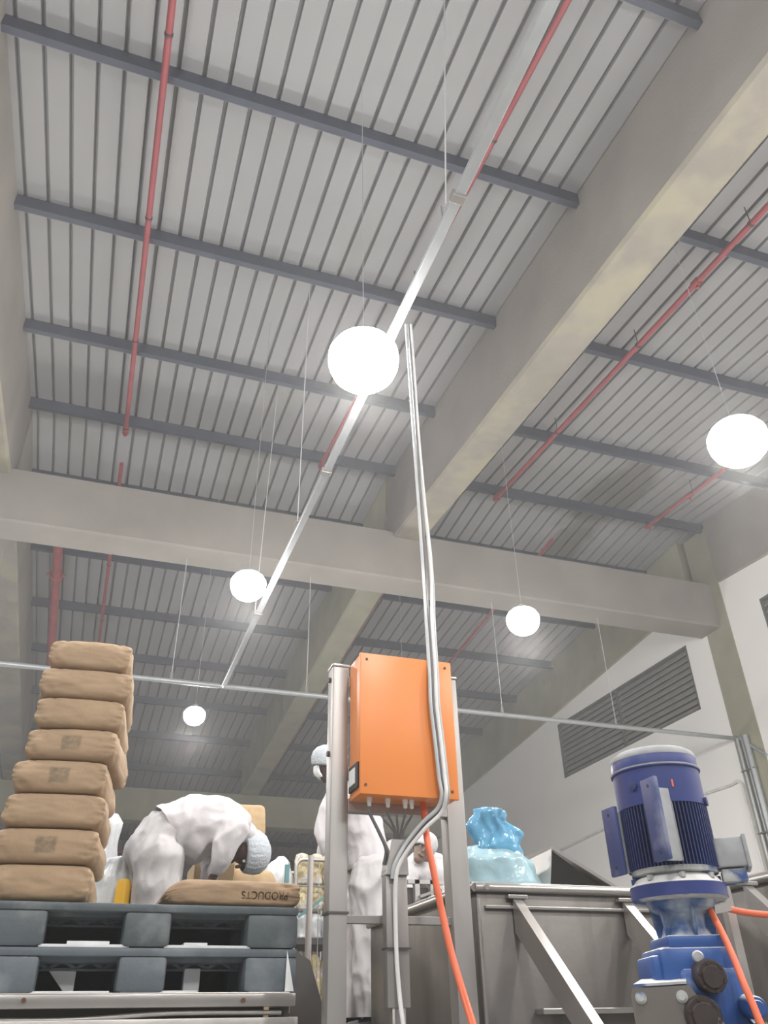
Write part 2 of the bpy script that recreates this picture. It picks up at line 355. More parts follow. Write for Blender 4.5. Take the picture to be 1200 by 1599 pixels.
# ------------------------------------------------------------------ red sprinkler pipes
def slope_pipe(x, ya, yb, r, label, drop=.30, x2=None, fit=(), head=None):
    x2 = x if x2 is None else x2
    t = thing('sprinkler_pipe', (x, ya, roofz(ya)-drop), label, 'pipe')
    bm = NB(); f = lambda y: Vector((x+(x2-x)*(y-ya)/(yb-ya), y, roofz(y)-drop+OFF))
    tube(bm, [f(ya), f(yb)], r, 12); bm_obj('pipe_run', bm, M['red'], t, 40)
    for y in fit:
        p = f(y); bm = NB(); d = (f(yb)-f(ya)).normalized()
        tube(bm, [p-d*.05, p+d*.05], r*1.45, 12); tube(bm, [p, p+Vector((0,0,-r-.045))], .014, 8); tube(bm, [p+Vector((0,0,-r-.045)), p+Vector((0,0,-r-.055))], .022, 8)
        bm_obj('sprinkler_head', bm, M['red'], t, 40)
    for k in range(int((yb-ya)/2.2)+1):
        if ya+.9+k*2.15 >= yb: continue
        p = f(ya+.9+k*2.15); bm = NB(); tube(bm, [p+Vector((0,0,r*.9)), (p.x, p.y, roofz(p.y)+OFF-.0)], .006, 6); tube(bm, [p+Vector((0,-.012,0)), p+Vector((0,.012,0))], r*1.2, 12)
        bm_obj('hanger', bm, M['dark'], t)
    return t
slope_pipe(-.50, 1.0, 10.7, .034, 'red sprinkler pipe along the roof at the upper left', fit=(10.6,))
def roofpt(px, py, drop):
    r = ray(px, py)
    # solve z = H0+S1*y - drop
    k = (H0-drop+OFF)/(r.z-S1*r.y); return r*k
pA = roofpt(890, 0, .3); pB = roofpt(466, 795, .3)
slope_pipe(pA.x, 1.0, 10.6, .030, 'red sprinkler pipe beside the pale cable conduit at the top', x2=pB.x, fit=(10.5,))
pA = roofpt(1200, 320, .3); pB = roofpt(712, 845, .3)
slope_pipe(pA.x, 1.0, 10.6, .036, 'long red sprinkler pipe right of the wide concrete beam', x2=pB.x, fit=(5.0, 10.5))
pA = roofpt(1105, 740, .3); pB = roofpt(940, 875, .3)
slope_pipe(pB.x, 4.0, 10.6, .030, 'short-looking red sprinkler pipe under the right-hand roof near the wall', x2=pB.x, fit=(9.3, 10.5))
slope_pipe(-.50, 11.5, 36, .034, 'faint red sprinkler pipe behind the cross beam, above the bag stack')
slope_pipe(7.6, 11.5, 36, .030, 'faint red sprinkler pipe beyond the cross beam toward the louvre wall')
slope_pipe(5.0, 11.5, 36, .030, 'faint red sprinkler pipe beyond the cross beam, above the orange cabinet')
# thick riser seen behind the bag stack
a = at(91,850,14.0); b = at(79,1030,17.8)
t = thing('riser_pipe', b, 'thick red water main with a bolted coupling, left of the bag stack top', 'pipe')
bm = NB(); tube(bm, [a+(a-b)*.3, b+(b-a)*.6], .085, 16); bm_obj('pipe_run', bm, M['red'], t, 40)
bm = NB(); c = at(88,898,14.95); d = (b-a).normalized(); tube(bm, [c-d*.06, c+d*.06], .125, 16); tube(bm, [c-Vector((.17,0,0)), c+Vector((.17,0,0))], .03, 8); bm_obj('coupling', bm, M['red'], t, 40)
t = thing('water_pipe', (1, 30, 5.25), 'distant red pipe crossing low behind the bending worker', 'pipe')
bm = NB(); tube(bm, [(-1.9,30,5.25), (3.9,30,5.25)], .05, 10); bm_obj('pipe_run', bm, M['red'], t, 40)
for x in (-1.4, .9, 3.2): bm = NB(); tube(bm, [(x,30,5.25), (x,30,roofz(30)+OFF-.005)], .01, 6); bm_obj('hanger', bm, M['dark'], t)

# ------------------------------------------------------------------ galvanised conduits and their hangers
TZ, TX, TY = 4.19, 1.465, 11.08
t = thing('cable_conduit', (TX, 5, TZ), 'pale galvanised cable channel running from the top of the picture away to the cross conduit', 'conduit')
bm = NB(); box(bm, (TX-.032,-1,TZ-.02), (TX+.032,TY-.05,TZ+.02), .004); bm_obj('channel', bm, M['tray'], t)
for y in (2.66, 5.6, 8.6):
    bm = NB(); box(bm, (TX-.046,y-.03,TZ-.026), (TX+.046,y+.03,TZ+.026), .004); bm_obj('coupler', bm, M['stainless_bright'], t)
t2 = thing('cable_conduit', (4, TY, TZ), 'long horizontal galvanised conduit spanning from the left edge to the column', 'conduit')
bm = NB(); tube(bm, [(-8.5,TY,TZ), (TX-.07,TY,TZ)], .036, 12); bm_obj('conduit_run', bm, M['tray'], t2, 40)
bm = NB(); tube(bm, [(TX+.05,TY,TZ), (10.42,TY,TZ)], .036, 12); bm_obj('conduit_run', bm, M['tray'], t2, 40)
bm = NB(); tube(bm, [(TX-.08,TY,TZ), (TX+.06,TY,TZ)], .031, 12); tube(bm, [(TX,TY-.08,TZ), (TX,TY,TZ)], .031, 12); bm_obj('tee_joint', bm, M['lamp_body'], t2, 40)
def lean_top(p, q1, q2):
    # point at roof height, same y as p, in the plane the wire shows in the photograph
    n = ray(*q1).cross(ray(*q2)); z = roofz(p.y)+OFF-.01; return Vector((-(n.y*p.y+n.z*z)/n.x, p.y, z))
hang = [(atz(697,338,TZ+.03), ((695,60),(698,338))), (atz(466,828,TZ+.03), ((479,560),(466,828))), (atz(401,968,TZ+.03), ((417,795),(401,968)))]
for i, (p, ln) in enumerate(hang):
    p = Vector((TX, p.y, TZ+.02)); tp = lean_top(p+Vector((0,0,.1)), *ln)
    t = thing('hanger_wire', p, ['thin white hanger wire at the top centre, holding the pale cable channel', 'thin hanger wire left of the big central lamp', 'faint hanger wire right beside the lamp on the left of the cross beam'][i], 'wire')
    bm = NB(); tube(bm, [p+Vector((0,0,.12)), tp], .0055, 6); bm_obj('wire', bm, M['wire'], t)
    bm = NB(); tube(bm, [p+Vector((-.03,0,0)), p+Vector((-.03,0,.10)), p+Vector((0,0,.13)), p+Vector((.03,0,.10)), p+Vector((.03,0,0))], .006, 6); bm_obj('clip', bm, M['stainless_bright'], t)
for i, px in enumerate((268, 480, 787, 962)):
    q = atz(px, [1058,1080,1112,1132][i], TZ+.03); p = Vector((q.x, TY, TZ+.03)); zt = CZ0 if False else roofz(TY+.0)
    p.y = TY
    # the wires drop from the roof steel just behind the cross beam
    t = thing('hanger_wire', p, 'thin wire holding the long horizontal conduit, %s from the left' % ORD[i], 'wire', 'wires of the horizontal conduit')
    bm = NB(); tube(bm, [p, (p.x, p.y, CZ0+.01)], .0055, 6); bm_obj('wire', bm, M['wire'], t)
    bm = NB(); tube(bm, [p+Vector((0,0,-.05)), p+Vector((0,0,.10))], .022, 8); bm_obj('clip', bm, M['stainless_bright'], t)
# conduits on the right wall and column
t = thing('wall_conduit', (10.38, 10.9, 0), 'galvanised conduits strapped down the concrete column', 'conduit')
for y, r in ((11.03,.035), (10.93,.018), (10.82,.055)):
    bm = NB(); tube(bm, [(10.40-r*.4,y,TZ-.02), (10.40-r*.4,y,FLOOR+.01)], r, 10); bm_obj('conduit_run', bm, M['tray'], t, 40)
for z in (3.6, 2.6, 1.6):
    bm = NB(); box(bm, (10.33,10.76,z), (10.42,11.08,z+.02)); bm_obj('strap', bm, M['stainless_bright'], t)
bm = NB(); tube(bm, [(10.40,11.0,TZ), (10.40,10.5,TZ-.45)], .03, 10); bm_obj('conduit_run', bm, M['tray'], t, 40)
w0 = atx(700,1400,WX); p0 = atx(866,1332,10.40); p1 = atx(953,1290,10.40); p2 = atx(1095,1248,10.40); p3 = atx(1147,1224,10.40)
bm = NB(); zc = p3.z
tube(bm, [(10.40,p0.y+3,p0.z), (10.40,p0.y,p0.z), (10.40,p1.y,p1.z), (10.40,p3.y+.05,zc), (10.37,p3.y-.12,zc+.02), (10.38,p3.y-.2,zc-.05), (10.38,p3.y-.2,FLOOR+.01)], .022, 8)
tag(bm_obj('wall_conduit', bm, M['cable_w'], None, 40), 'thin white conduit crossing the white wall and turning down at the column', 'conduit')

# ------------------------------------------------------------------ high-bay lamps
LZ = 4.1
def lamp(x, y, label, z=LZ, k=1.0, boost=1.0):
    t = thing('high_bay_lamp', (x, y, z), label, 'lamp', 'high-bay lamps')
    bm = NB(); lathe(bm, [(.0,.23),(.045,.23),(.05,.19),(.10,.175),(.158,.142),(.158,.132),(.0,.132)], (x,y,z), 32); bmesh.ops.transform(bm, verts=bm.verts[:], matrix=Matrix.Translation((x,y,z)) @ Matrix.Scale(k,4) @ Matrix.Translation((-x,-y,-z))); bm_obj('housing', bm, M['lamp_body'], t, 40)
    bm = NB(); lathe(bm, [(0,-.240),(.08,-.228),(.15,-.192),(.205,-.135),(.232,-.070),(.24,-.01),(.235,.04),(.20,.10),(.15,.14),(.09,.165),(0,.165)], (x,y,z), 32); bmesh.ops.transform(bm, verts=bm.verts[:], matrix=Matrix.Translation((x,y,z)) @ Matrix.Scale(k,4) @ Matrix.Translation((-x,-y,-z))); bm_obj('diffuser', bm, M['lamp_on'], t, 60)
    bm = NB(); tube(bm, [(x,y,z+.225*k), (x,y,roofz(y)+OFF-.01)], .003, 6); bm_obj('suspension', bm, M['lamp_body'], t)
    ld = bpy.data.lights.new('lamp_light', 'AREA'); ld.shape = 'DISK'; ld.size = .5; ld.energy = LAMP_W*boost; ld.color = (1,.965,.93)
    lo = bpy.data.objects.new('lamp_light', ld); COL.objects.link(lo); lo.location = (0,0,-.25); lo.parent = t
    lp = bpy.data.lights.new('lamp_glow', 'POINT'); lp.shadow_soft_size = .12; lp.energy = LAMP_P; lp.color = (1,.975,.95)
    lo = bpy.data.objects.new('lamp_glow', lp); COL.objects.link(lo); lo.location = (0,0,-.40); lo.parent = t
    return t
for (px, py, lb) in ((568,560,'big bright round lamp in the centre'), (1152,686,'bright round lamp at the right edge'), (388,912,'bright lamp on the cross beam, left of centre'), (817,967,'bright lamp under the cross beam, right of centre'), (304,1116,'smallest bright lamp, low on the left')):
    p = atz(px, py, LZ); lamp(p.x, p.y, lb, p.z, {568:1.07,1152:1.0,388:.80,817:.82,304:.68}[px])
for (x, y) in ((1.3,.35),(4.6,.3),(1.3,-3.4),(4.6,-3.4),(-2.0,4.0),(-2.0,.3),(7.9,4.0),(7.9,.3),(4.6,12.1),(-2.0,7.7),(-2.0,12.1),(-2.0,-3.4)): lamp(x, y, 'unseen round lamp added for fill light, outside the picture' if (x, y) != (4.6,12.1) else 'unseen round lamp added to brighten the wall, hidden behind the orange cabinet', LZ, 1.0, 4.0 if (x, y) == (4.6,12.1) else 1.0)  # unseen lamps added as fill; the boosted one brightens the right wall
#@@PART2
# ------------------------------------------------------------------ orange control cabinet on its steel frame
YF = 3.10; X0, X1, Z0, Z1 = .985, 1.412, .792, 1.390
cab = thing('control_cabinet', ((X0+X1)/2, YF+.08, Z0), 'orange metal control cabinet mounted between two stainless posts', 'cabinet')
bm = NB(); box(bm, (X0+.004,YF+.022,Z0+.004), (X1-.004,YF+.16,Z1-.004), .003); bm_obj('body', bm, M['orange'], cab, 30)
bm = NB(); box(bm, (X0,YF,Z0), (X1,YF+.018,Z1), .004); d = bm_obj('door', bm, M['orange'], cab, 30)
for x, z in ((X0+.022,Z0+.035),(X1-.03,Z0+.03),(X0+.03,Z1-.03),(X1-.03,Z1-.03)):
    bm = NB(); lathe(bm, [(0,.0),(.006,.0),(.006,.003),(0,.003)], (x,YF,z), 12, (0,-1,0)); bm_obj('screw', bm, M['orange_scr'], d)
zi0, zi1 = at(553,1232,YF+.06).z+.0, at(553,1192,YF+.06).z
bm = NB(); box(bm, (X0-.006,YF+.025,zi0), (X0+.006,YF+.145,zi1), .003); k = bm_obj('side_panel', bm, M['blk'], cab)
bm = NB(); box(bm, (X0-.010,YF+.05,zi0+.02), (X0-.004,YF+.125,zi1-.018), .002); bm_obj('side_window', bm, M['sheet'], k)
for px in (577,606,633,643):
    p = at(px, 1252, YF+.07); bm = NB()
    lathe(bm, [(0,0),(.011,0),(.011,-.014),(.0085,-.014),(.0085,-.030),(.006,-.034),(0,-.034)], (p.x,YF+.07,Z0+.004), 12); bm_obj('cable_gland', bm, M['sheet'], cab, 40)
# frame
fr = thing('support_frame', (1.2, 3.3, FLOOR), 'brushed stainless post frame carrying the orange cabinet', 'frame')
PY = 3.27
xl0, xl1 = .912, .986
xr0, xr1 = 1.428, 1.512
ZT = 1.385
bm = NB(); box(bm, (xl0,PY,FLOOR), (xl1,PY+.08,ZT), .005); pl_ = bm_obj('post', bm, M['post'], fr, 30)
bm = NB(); box(bm, (xl0-.003,PY-.004,ZT-.002), (xl1+.003,PY+.084,ZT+.012), .003); bm_obj('post_cap', bm, M['stainless_bright'], pl_, 30)
bm = NB(); zc = at(530,1427,PY).z; box(bm, (xl0-.005,PY-.005,zc), (xl1+.005,PY+.085,zc+.008)); bm_obj('strap', bm, M['dark'], pl_)
bm = NB(); box(bm, (xr0,PY,FLOOR), (xr1,PY+.08,ZT), .005); pr_ = bm_obj('post', bm, M['post'], fr, 30)
bm = NB(); box(bm, (xr0-.003,PY-.004,ZT-.002), (xr1+.003,PY+.084,ZT+.012), .003); bm_obj('post_cap', bm, M['stainless_bright'], pr_, 30)
za, zb = at(600,1443,PY+.03).z, at(600,1430,PY+.03).z
bm = NB(); box(bm, (xl1,PY+.025,za), (xr0,PY+.055,zb), .002); bm_obj('crossbar', bm, M['post'], fr)
za, zb = at(600,1270,PY).z, at(600,1254,PY).z
bm = NB(); box(bm, (xl1,PY+.0,za), (xr0,PY+.05,zb+.01), .002); bm_obj('mounting_rail', bm, M['stainless'], fr)
for z in (Z0+.1, Z1-.1):
    bm = NB(); box(bm, (xl1,PY,z), (xr0,PY+.04,z+.05), .002); bm_obj('mounting_rail', bm, M['stainless'], fr)
for z in (1.33, 1.0):
    bm = NB(); hexbolt(bm, (xl0, PY+.04, z), (-1,0,0), .012, .01); bm_obj('bolt', bm, M['dark'], pl_)
# cable trunking between the posts
q0, q1 = at(605,1500,3.22), at(640,1500,3.22); zt, zb = at(622,1312,3.22).z, at(622,1574,3.22).z
tr = thing('cable_trunking', ((q0.x+q1.x)/2, 3.25, FLOOR), 'narrow vertical steel cable trunking under the orange cabinet', 'trunking')
bm = NB(); box(bm, (q0.x,3.22,zb), (q1.x,3.27,zt-.11), .003)
bm_obj('channel', bm, M['post'], tr, 30)
bm = NB(); prism(bm, [(q0.x-.002,3.205,zt-.13),(q1.x+.002,3.205,zt-.13),(q1.x-.005,3.205,zt),(q0.x+.022,3.205,zt)], (0,.07,0)); bm_obj('hood', bm, M['stainless'], tr)
bm = NB(); box(bm, (q0.x+.018,3.225,FLOOR), (q1.x-.018,3.262,zb+.01), .003); bm_obj('foot_channel', bm, M['stainless_bright'], tr, 30)
bm = NB(); zs = at(620,1482,3.22).z; box(bm, (q0.x-.003,3.205,zs), (q1.x+.003,3.275,zs+.005)); bm_obj('tie', bm, M['dark'], tr)

# ------------------------------------------------------------------ cables
def cable(pts, r, m, label, name='cable', group=None, n=8):
    bm = NB(); tube(bm, pts, r, n, 6); return tag(bm_obj(name, bm, m, None, 60), label, 'cable', group)
def run(lst): return [at(px, py, Y) for px, py, Y in lst]
top = atz(634, 505, TZ-.03); Yt = top.y
main = [(634,507,Yt),(640,590,Yt-.06),(647,690,Yt-.14),(654,790,Yt-.22),(661,890,Yt-.31),(666,970,3.16),(671,1050,3.085),(673,1100,3.075),(680,1160,3.075),(686,1215,3.075)]
cable(run(main)+run([(690,1240,3.07),(684,1262,3.10),(660,1285,3.14),(634,1318,3.18),(617,1350,3.19),(613,1372,3.20)]), .0085, M['cable'], 'grey cable, leftmost strand of the bundle dropping in front of the orange cabinet', group='cable bundle')
off = [(a+4.5,b,c+.004) for a,b,c in main]
cable(run(off)+run([(692,1238,3.09),(688,1262,3.12),(664,1286,3.15),(638,1318,3.19),(620,1350,3.20),(616,1376,3.21)]), .007, M['cable_d'], 'dark grey cable pressed in the middle of the bundle before the orange cabinet', group='cable bundle')
off = [(a+(8 if i < 4 else 9),b,c-.004) for i,(a,b,c) in enumerate(main)]
off[0] = (642,507,Yt-.01); off[3] = (668,832,Yt-.24); off[4] = (674,905,Yt-.33)
cable(run(off)+run([(697,1240,3.06),(690,1268,3.10),(664,1294,3.13),(638,1326,3.16),(622,1355,3.18),(618,1385,3.19),(618,1440,3.205),(620,1500,3.205),(625,1560,3.19),(630,1600,3.17),(632,1640,3.15)]), .0085, M['cable_w'], 'pale cable on the right of the bundle, continuing down the trunking front', group='cable bundle')
off = [(a+12,b,c) for a,b,c in main]; off[0] = (640,545,Yt-.02); off[1] = (650,640,Yt-.09); off[2] = (656,720,Yt-.15); off[3] = (671,850,Yt-.25); off[4] = (677,925,Yt-.34)
cable(run(off)+run([(700,1238,3.08),(697,1256,3.11),(686,1270,3.13),(668,1280,3.16)]), .0085, M['cable'], 'slack grey cable outermost right of the bundle, bowing out high up', group='cable bundle')
for k, (a, b) in enumerate((((577,1262),(608,1335)),((577,1263),(603,1327)),((606,1266),(619,1303)),((600,1274),(617,1303)),((633,1266),(626,1303)),((643,1268),(628,1306)),((620,1272),(622,1303)))):
    p = at(*a, YF+.07); q = at(*b, 3.215); p.z = min(p.z, Z0-.028)
    cable([p, p+Vector((0,0,-.015)), (p*.45+q*.55), q, q+Vector((0,.03,-.05))], .005 if k > 1 else .0065, M['cable_d'], 'dark cable from a gland under the orange cabinet to the trunking, %s of seven' % ORD[k], group='gland cables')
hp = run([(661,1250,3.20),(665,1290,3.17),(668,1315,3.15),(675,1348,3.13),(684,1392,3.11),(692,1430,3.1),(706,1490,3.06),(722,1545,3.0),(740,1604,2.9),(752,1650,2.85)])
bm = NB(); tube(bm, hp, .0135, 12, 6); tag(bm_obj('hose', bm, M['hose'], None, 60), 'orange hose hanging down from the bottom of the orange cabinet', 'hose')
# ------------------------------------------------------------------ tanks
def tank(x0, x1, y0, y1, ztop, label, braces, ledge=None):
    t = thing('steel_tank', ((x0+x1)/2, (y0+y1)/2, FLOOR), label, 'tank', 'stainless tanks')
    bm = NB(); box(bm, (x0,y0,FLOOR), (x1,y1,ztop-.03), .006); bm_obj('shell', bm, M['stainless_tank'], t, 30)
    bm = NB(); r = .017
    tube(bm, [(x0-.01,y0-.012,ztop-.02), (x1,y0-.012,ztop-.02)], r, 12); tube(bm, [(x0-.01,y0-.012,ztop-.02), (x0-.01,y1,ztop-.02)], r, 12)
    box(bm, (x0-.02,y0-.0,ztop-.016), (x1,y1,ztop+.004), .003)
    bm_obj('rim', bm, M['stainless_bright'], t, 40)
    bm = NB(); box(bm, (x0+.03,y0-.018,ztop-.098), (x1-.01,y0+.001,ztop-.086), .002); bm_obj('stiffener', bm, M['stainless_bright'], t)
    bm = NB(); tube(bm, [(x0,y0-.008,ztop-.06), (x0,y0-.008,FLOOR)], .010, 8); bm_obj('edge_trim', bm, M['stainless_bright'], t, 40)
    bm = NB(); lathe(bm, [(0,0),(.012,0),(.012,.022),(0,.022)], (x0+.035,y0-.012,ztop-.02), 12, (0,-1,0)); bm_obj('rim_bolt', bm, M['stainless_bright'], t, 40)
    for bx in braces:
        bm = NB(); p = Vector((bx, y0-.015, ztop-.055)); q = p+Vector((0,-1.05,-.95)); wv = .021
        prism(bm, [p+Vector((-wv,0,0)), p+Vector((-wv,.0,-.13)), q+Vector((-wv,.13,0)), q+Vector((-wv,0,0))], (2*wv,0,0))
        bm_obj('brace', bm, M['stainless_bright'], t)
        bm = NB(); box(bm, (bx-.045,y0-.03,ztop-.06), (bx+.045,y0,ztop-.045), .003); bm_obj('brace_plate', bm, M['stainless_bright'], t)
    if ledge:
        bm = NB(); box(bm, (x0+ledge[0],y0-.06,ledge[1]-.02), (x1-.05,y0,ledge[1]), .003); bm_obj('ledge', bm, M['stainless_bright'], t)
    return t
T0 = 1.55
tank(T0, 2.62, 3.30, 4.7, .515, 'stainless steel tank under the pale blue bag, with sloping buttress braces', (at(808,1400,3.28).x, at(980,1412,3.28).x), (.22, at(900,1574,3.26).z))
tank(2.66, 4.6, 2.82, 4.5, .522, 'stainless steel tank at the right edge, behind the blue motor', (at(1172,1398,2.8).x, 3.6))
# opened hopper flap
a = at(863,1329,3.62); b = at(957,1379,3.62); c = at(857,1376,3.62)
t = thing('hopper_flap', (b.x, 3.62, .52), 'folded steel flap standing open on the tank, dark inside', 'flap')
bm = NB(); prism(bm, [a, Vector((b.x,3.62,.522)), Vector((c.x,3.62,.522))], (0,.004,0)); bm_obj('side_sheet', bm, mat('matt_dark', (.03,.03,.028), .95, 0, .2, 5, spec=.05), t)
bm = NB(); prism(bm, [a+Vector((-.003,-.012,.004)), Vector((b.x+.06,3.608,.50+.03)), Vector((b.x+.06,3.608,.515+.03)), a+Vector((-.003,-.012,.022))], (0,.5,0)); bm_obj('top_sheet', bm, M['stainless_bright'], t)
a2 = at(843,1335,3.75)
bm = NB(); prism(bm, [a+Vector((0,0,.01)), Vector((c.x,3.62,.522)), Vector((a2.x-.02,3.9,.522)), Vector((a2.x-.02,3.9,a.z-.01))], (-.004,0,0)); bm_obj('end_sheet', bm, M['stainless'], t)
# ------------------------------------------------------------------ soft things
def soft(name, prof, c, m, label, cat_, sq=1.0, amp=.03, fr_=6, seed=0, n=40, group=None, sharp=True, sx=1.0):
    """lumpy closed bag from stacked rings: prof = [(x offset, radius, z)]"""
    bm = NB(); P = []
    for i in range(len(prof)-1):
        for k in range(6):
            t_ = k/6; P.append([prof[i][j]*(1-t_)+prof[i+1][j]*t_ for j in range(3)])
    P.append(list(prof[-1])); rings = []; c = Vector(c)
    for ox, r, z in P:
        rg = []
        for k in range(n):
            a = 2*PI*k/n; d = Vector((math.cos(a)*sx, math.sin(a)*sq, 0)); q = Vector((ox,0,z))+d*r
            v = noise.noise(Vector((q.x*fr_+seed*7.1, q.y*fr_, q.z*fr_)))
            v += .5*abs(noise.noise(Vector((q.x*fr_*2.2+seed, q.y*fr_*2.2+3, q.z*fr_*1.2))))
            if sharp: v += .35*math.sin(a*9+z*14+seed)*.5
            q += d*(v*amp if r > .004 else 0); rg.append(bm.verts.new(q+c))
        rings.append(rg)
    for a, b in zip(rings, rings[1:]):
        for k in range(n): bm.faces.new((a[k], a[(k+1)%n], b[(k+1)%n], b[k]))
    bm.faces.new(rings[0][::-1]); bm.faces.new(rings[-1])
    o = bm_obj(name, bm, m, None, 180)
    if label: tag(o, label, cat_, group)
    return o
pb = at(790,1372,3.62); xa, xb = at(729,1360,3.62).x, at(855,1360,3.62).x; hw = (xb-xa)/2; k0 = at(775,1318,3.62).z-.522; k1 = at(768,1255,3.62).z-.522
bag = soft('plastic_bag', [(0,.05,.0),(0,hw*.94,.006),(0,hw,.05),(0,hw*.98,.09),(-.01,hw*.90,k0*.70),(-.02,hw*.72,k0*.9),(-.03,hw*.50,k0*1.02)], ((xa+xb)/2,3.72,.522), M['bluebag'], 'pale blue plastic bag sitting on the tank rim', 'bag', .62, .048, 9, 2, 64)
kn = soft('knot', [(.01,hw*.42,k0*.74),(.012,hw*.54,k0*.95),(.01,hw*.52,k0*1.14),(-.012,hw*.42,k0+(k1-k0)*.45),(-.035,hw*.32,k0+(k1-k0)*.7),(-.04,hw*.24,k1-.012),(-.04,.02,k1)], ((xa+xb)/2+.012,3.70,.522), M['bluebag2'], None, None, .7, .06, 11, 5, 52)
kn.parent = bag; kn.location = kn.location - bag.location; kn['label'] = 'bright blue gathered top'

# ------------------------------------------------------------------ the blue motor
VC = Vector((1.70, 2.20, 0)); VD = Vector((VC.x, VC.y, 0)).normalized(); TC = -VD; LF = Vector((-VD.y, VD.x, 0))
def mz(py): r = ray(1040, py); k = (math.hypot(VC.x, VC.y)-.125)/math.hypot(r.x, r.y); return r.z*k
mot = thing('electric_motor', (VC.x, VC.y, mz(1372)), 'dusty blue electric motor standing upright on its gearbox at the right', 'motor')
zt_, zr_, zc_, zb_, zl_ = mz(1159), mz(1192), mz(1252), mz(1352), mz(1374)
bm = NB(); R0 = .134
lathe(bm, [(0,zt_),(.08,zt_),(R0-.022,zt_-.004),(R0-.006,zt_-.014),(R0,zt_-.026),(R0,zr_+.004),(R0+.005,zr_+.003),(R0+.005,zr_-.004),(R0,zr_-.005),(R0,zc_),(R0-.012,zc_),(0,zc_)], VC, 64)
cw = bm_obj('fan_cowl', bm, M['motor'], mot, 35)
bm = NB(); lathe(bm, [(R0+.0035,zr_+.0045),(R0+.0058,zr_+.0035),(R0+.0058,zr_-.0005),(R0+.0035,zr_-.0005)], VC, 64); bm_obj('dust_line', bm, M['powder'], cw, 35)
bm = NB(); lathe(bm, [(.06,zt_+.001),(R0-.020,zt_-.002),(R0-.004,zt_-.0125),(R0+.001,zt_-.024),(R0+.0005,zt_-.030),(R0-.02,zt_-.01),(.06,zt_-.002)], VC, 64); bm_obj('dust_rim', bm, M['powder'], cw, 35)
bm = NB()
for hh in (0, .8):
    p = VC+TC*.13*math.cos(hh-.55)-LF*(-.13)*math.sin(.55) if hh == 0 else VC-LF*.128+TC*.03
    d = (p-VC).normalized(); z = (zr_+zc_)/2 if hh == 0 else zc_+.01
    lathe(bm, [(0,0),(.012,0),(.014,.010),(0,.012)], (p.x,p.y,z), 12, d)
bm_obj('cowl_bolt', bm, M['motor_d'], cw, 40)
bm = NB(); p = VC+TC*.128-LF*.044; box(bm, (0,0,0), (.0001,.0001,.0001)); bm.clear()
d = (TC-LF*.36).normalized(); s = d.cross(Vector((0,0,1)))
obox(bm, VC+d*(R0+.0012)+Vector((0,0,(zr_+zc_)/2-.004)), (s, Vector((0,0,1)), d), (.0025,.011,.0012)); bm_obj('paint_chip', bm, M['hose'], cw)
bm = NB(); RB = .118
lathe(bm, [(0,zc_+.002),(RB,zc_+.002),(RB,zb_),(0,zb_)], VC, 64)
for k in range(72):
    a = 2*PI*k/72; d = Vector((math.cos(a), math.sin(a), 0)); s = Vector((-d.y, d.x, 0))
    obox(bm, VC+d*(RB+.006)+Vector((0,0,(zc_+zb_)/2)), (s, d, Vector((0,0,1))), (.0016,.010,(zc_-zb_)/2-.002))
bm_obj('finned_body', bm, M['motor_d'], mot)
for (l, tcam) in ((.022,.195),(.160,.030)):
    ctr = VC+LF*l+TC*tcam; ld = (LF*.138-TC*.165).normalized(); nr = (LF*.767+TC*.641).normalized()
    zhi, zlo = (mz(1222), mz(1350)) if l < .1 else (mz(1243)+.0, mz(1362)+.012)
    zm = (zhi+zlo)/2
    bm = NB(); obox(bm, ctr+Vector((0,0,zm)), (ld, nr, Vector((0,0,1))), (.034,.007,(zhi-zlo)/2), .003)
    rl = bm_obj('mounting_rail', bm, M['rail'], mot, 30); bm = NB()
    obox(bm, ctr-nr*.045+ld*(-.022 if l > .1 else .022)+Vector((0,0,zm-.006)), (nr, ld, Vector((0,0,1))), (.042,.006,(zhi-zlo)/2-.012), .002)
    bm_obj('rail_web', bm, M['powder'], rl, 30)
    for z in (zhi-.022, zlo+.022):
        bm = NB(); lathe(bm, [(0,0),(.005,0),(.005,.0015),(0,.0015)], ctr+nr*.0065+Vector((0,0,z)), 12, nr); bm_obj('bolt_hole', bm, M['blk'], rl)
tb = VC-LF*.168-TC*.02
bm = NB(); zb0, zb1 = mz(1352), mz(1305); obox(bm, tb+Vector((0,0,(zb0+zb1)/2)), (LF, TC, Vector((0,0,1))), (.045,.05,(zb1-zb0)/2), .006); bx = bm_obj('terminal_box', bm, M['powder'], mot, 30)
bm = NB(); obox(bm, tb-LF*.047+TC*.0+Vector((0,0,(zb0+zb1)/2)), (LF, TC, Vector((0,0,1))), (.006,.055,(zb1-zb0)/2+.005), .003); bm_obj('box_lid', bm, M['powder'], bx, 30)
bm = NB(); obox(bm, tb+Vector((0,0,zb0-.022)), (LF, TC, Vector((0,0,1))), (.035,.04,.018), .004); bm_obj('cable_entry', bm, M['dusty'], bx, 30)
bm = NB(); zf0, zf1 = mz(1402), mz(1378)
lathe(bm, [(0,zb_+.002),(.126,zb_+.002),(.126,zb_-.012),(.108,zb_-.016),(.104,zf1+.03),(.118,zf1+.022),(.132,zf1+.004),(.138,zf1),(.138,zf1-.010),(.134,zf1-.014),(.138,zf1-.018),(.138,zf0+.006),(.130,zf0),(0,zf0)], VC, 64)
fl = bm_obj('end_shield', bm, M['dusty'], mot, 35)
bm = NB(); lathe(bm, [(.1,zf1+.001),(.1392,zf1+.001),(.1392,zf0+.006),(.1,zf0+.006)], VC, 64); bm_obj('flange', bm, M['motor'], fl, 35)
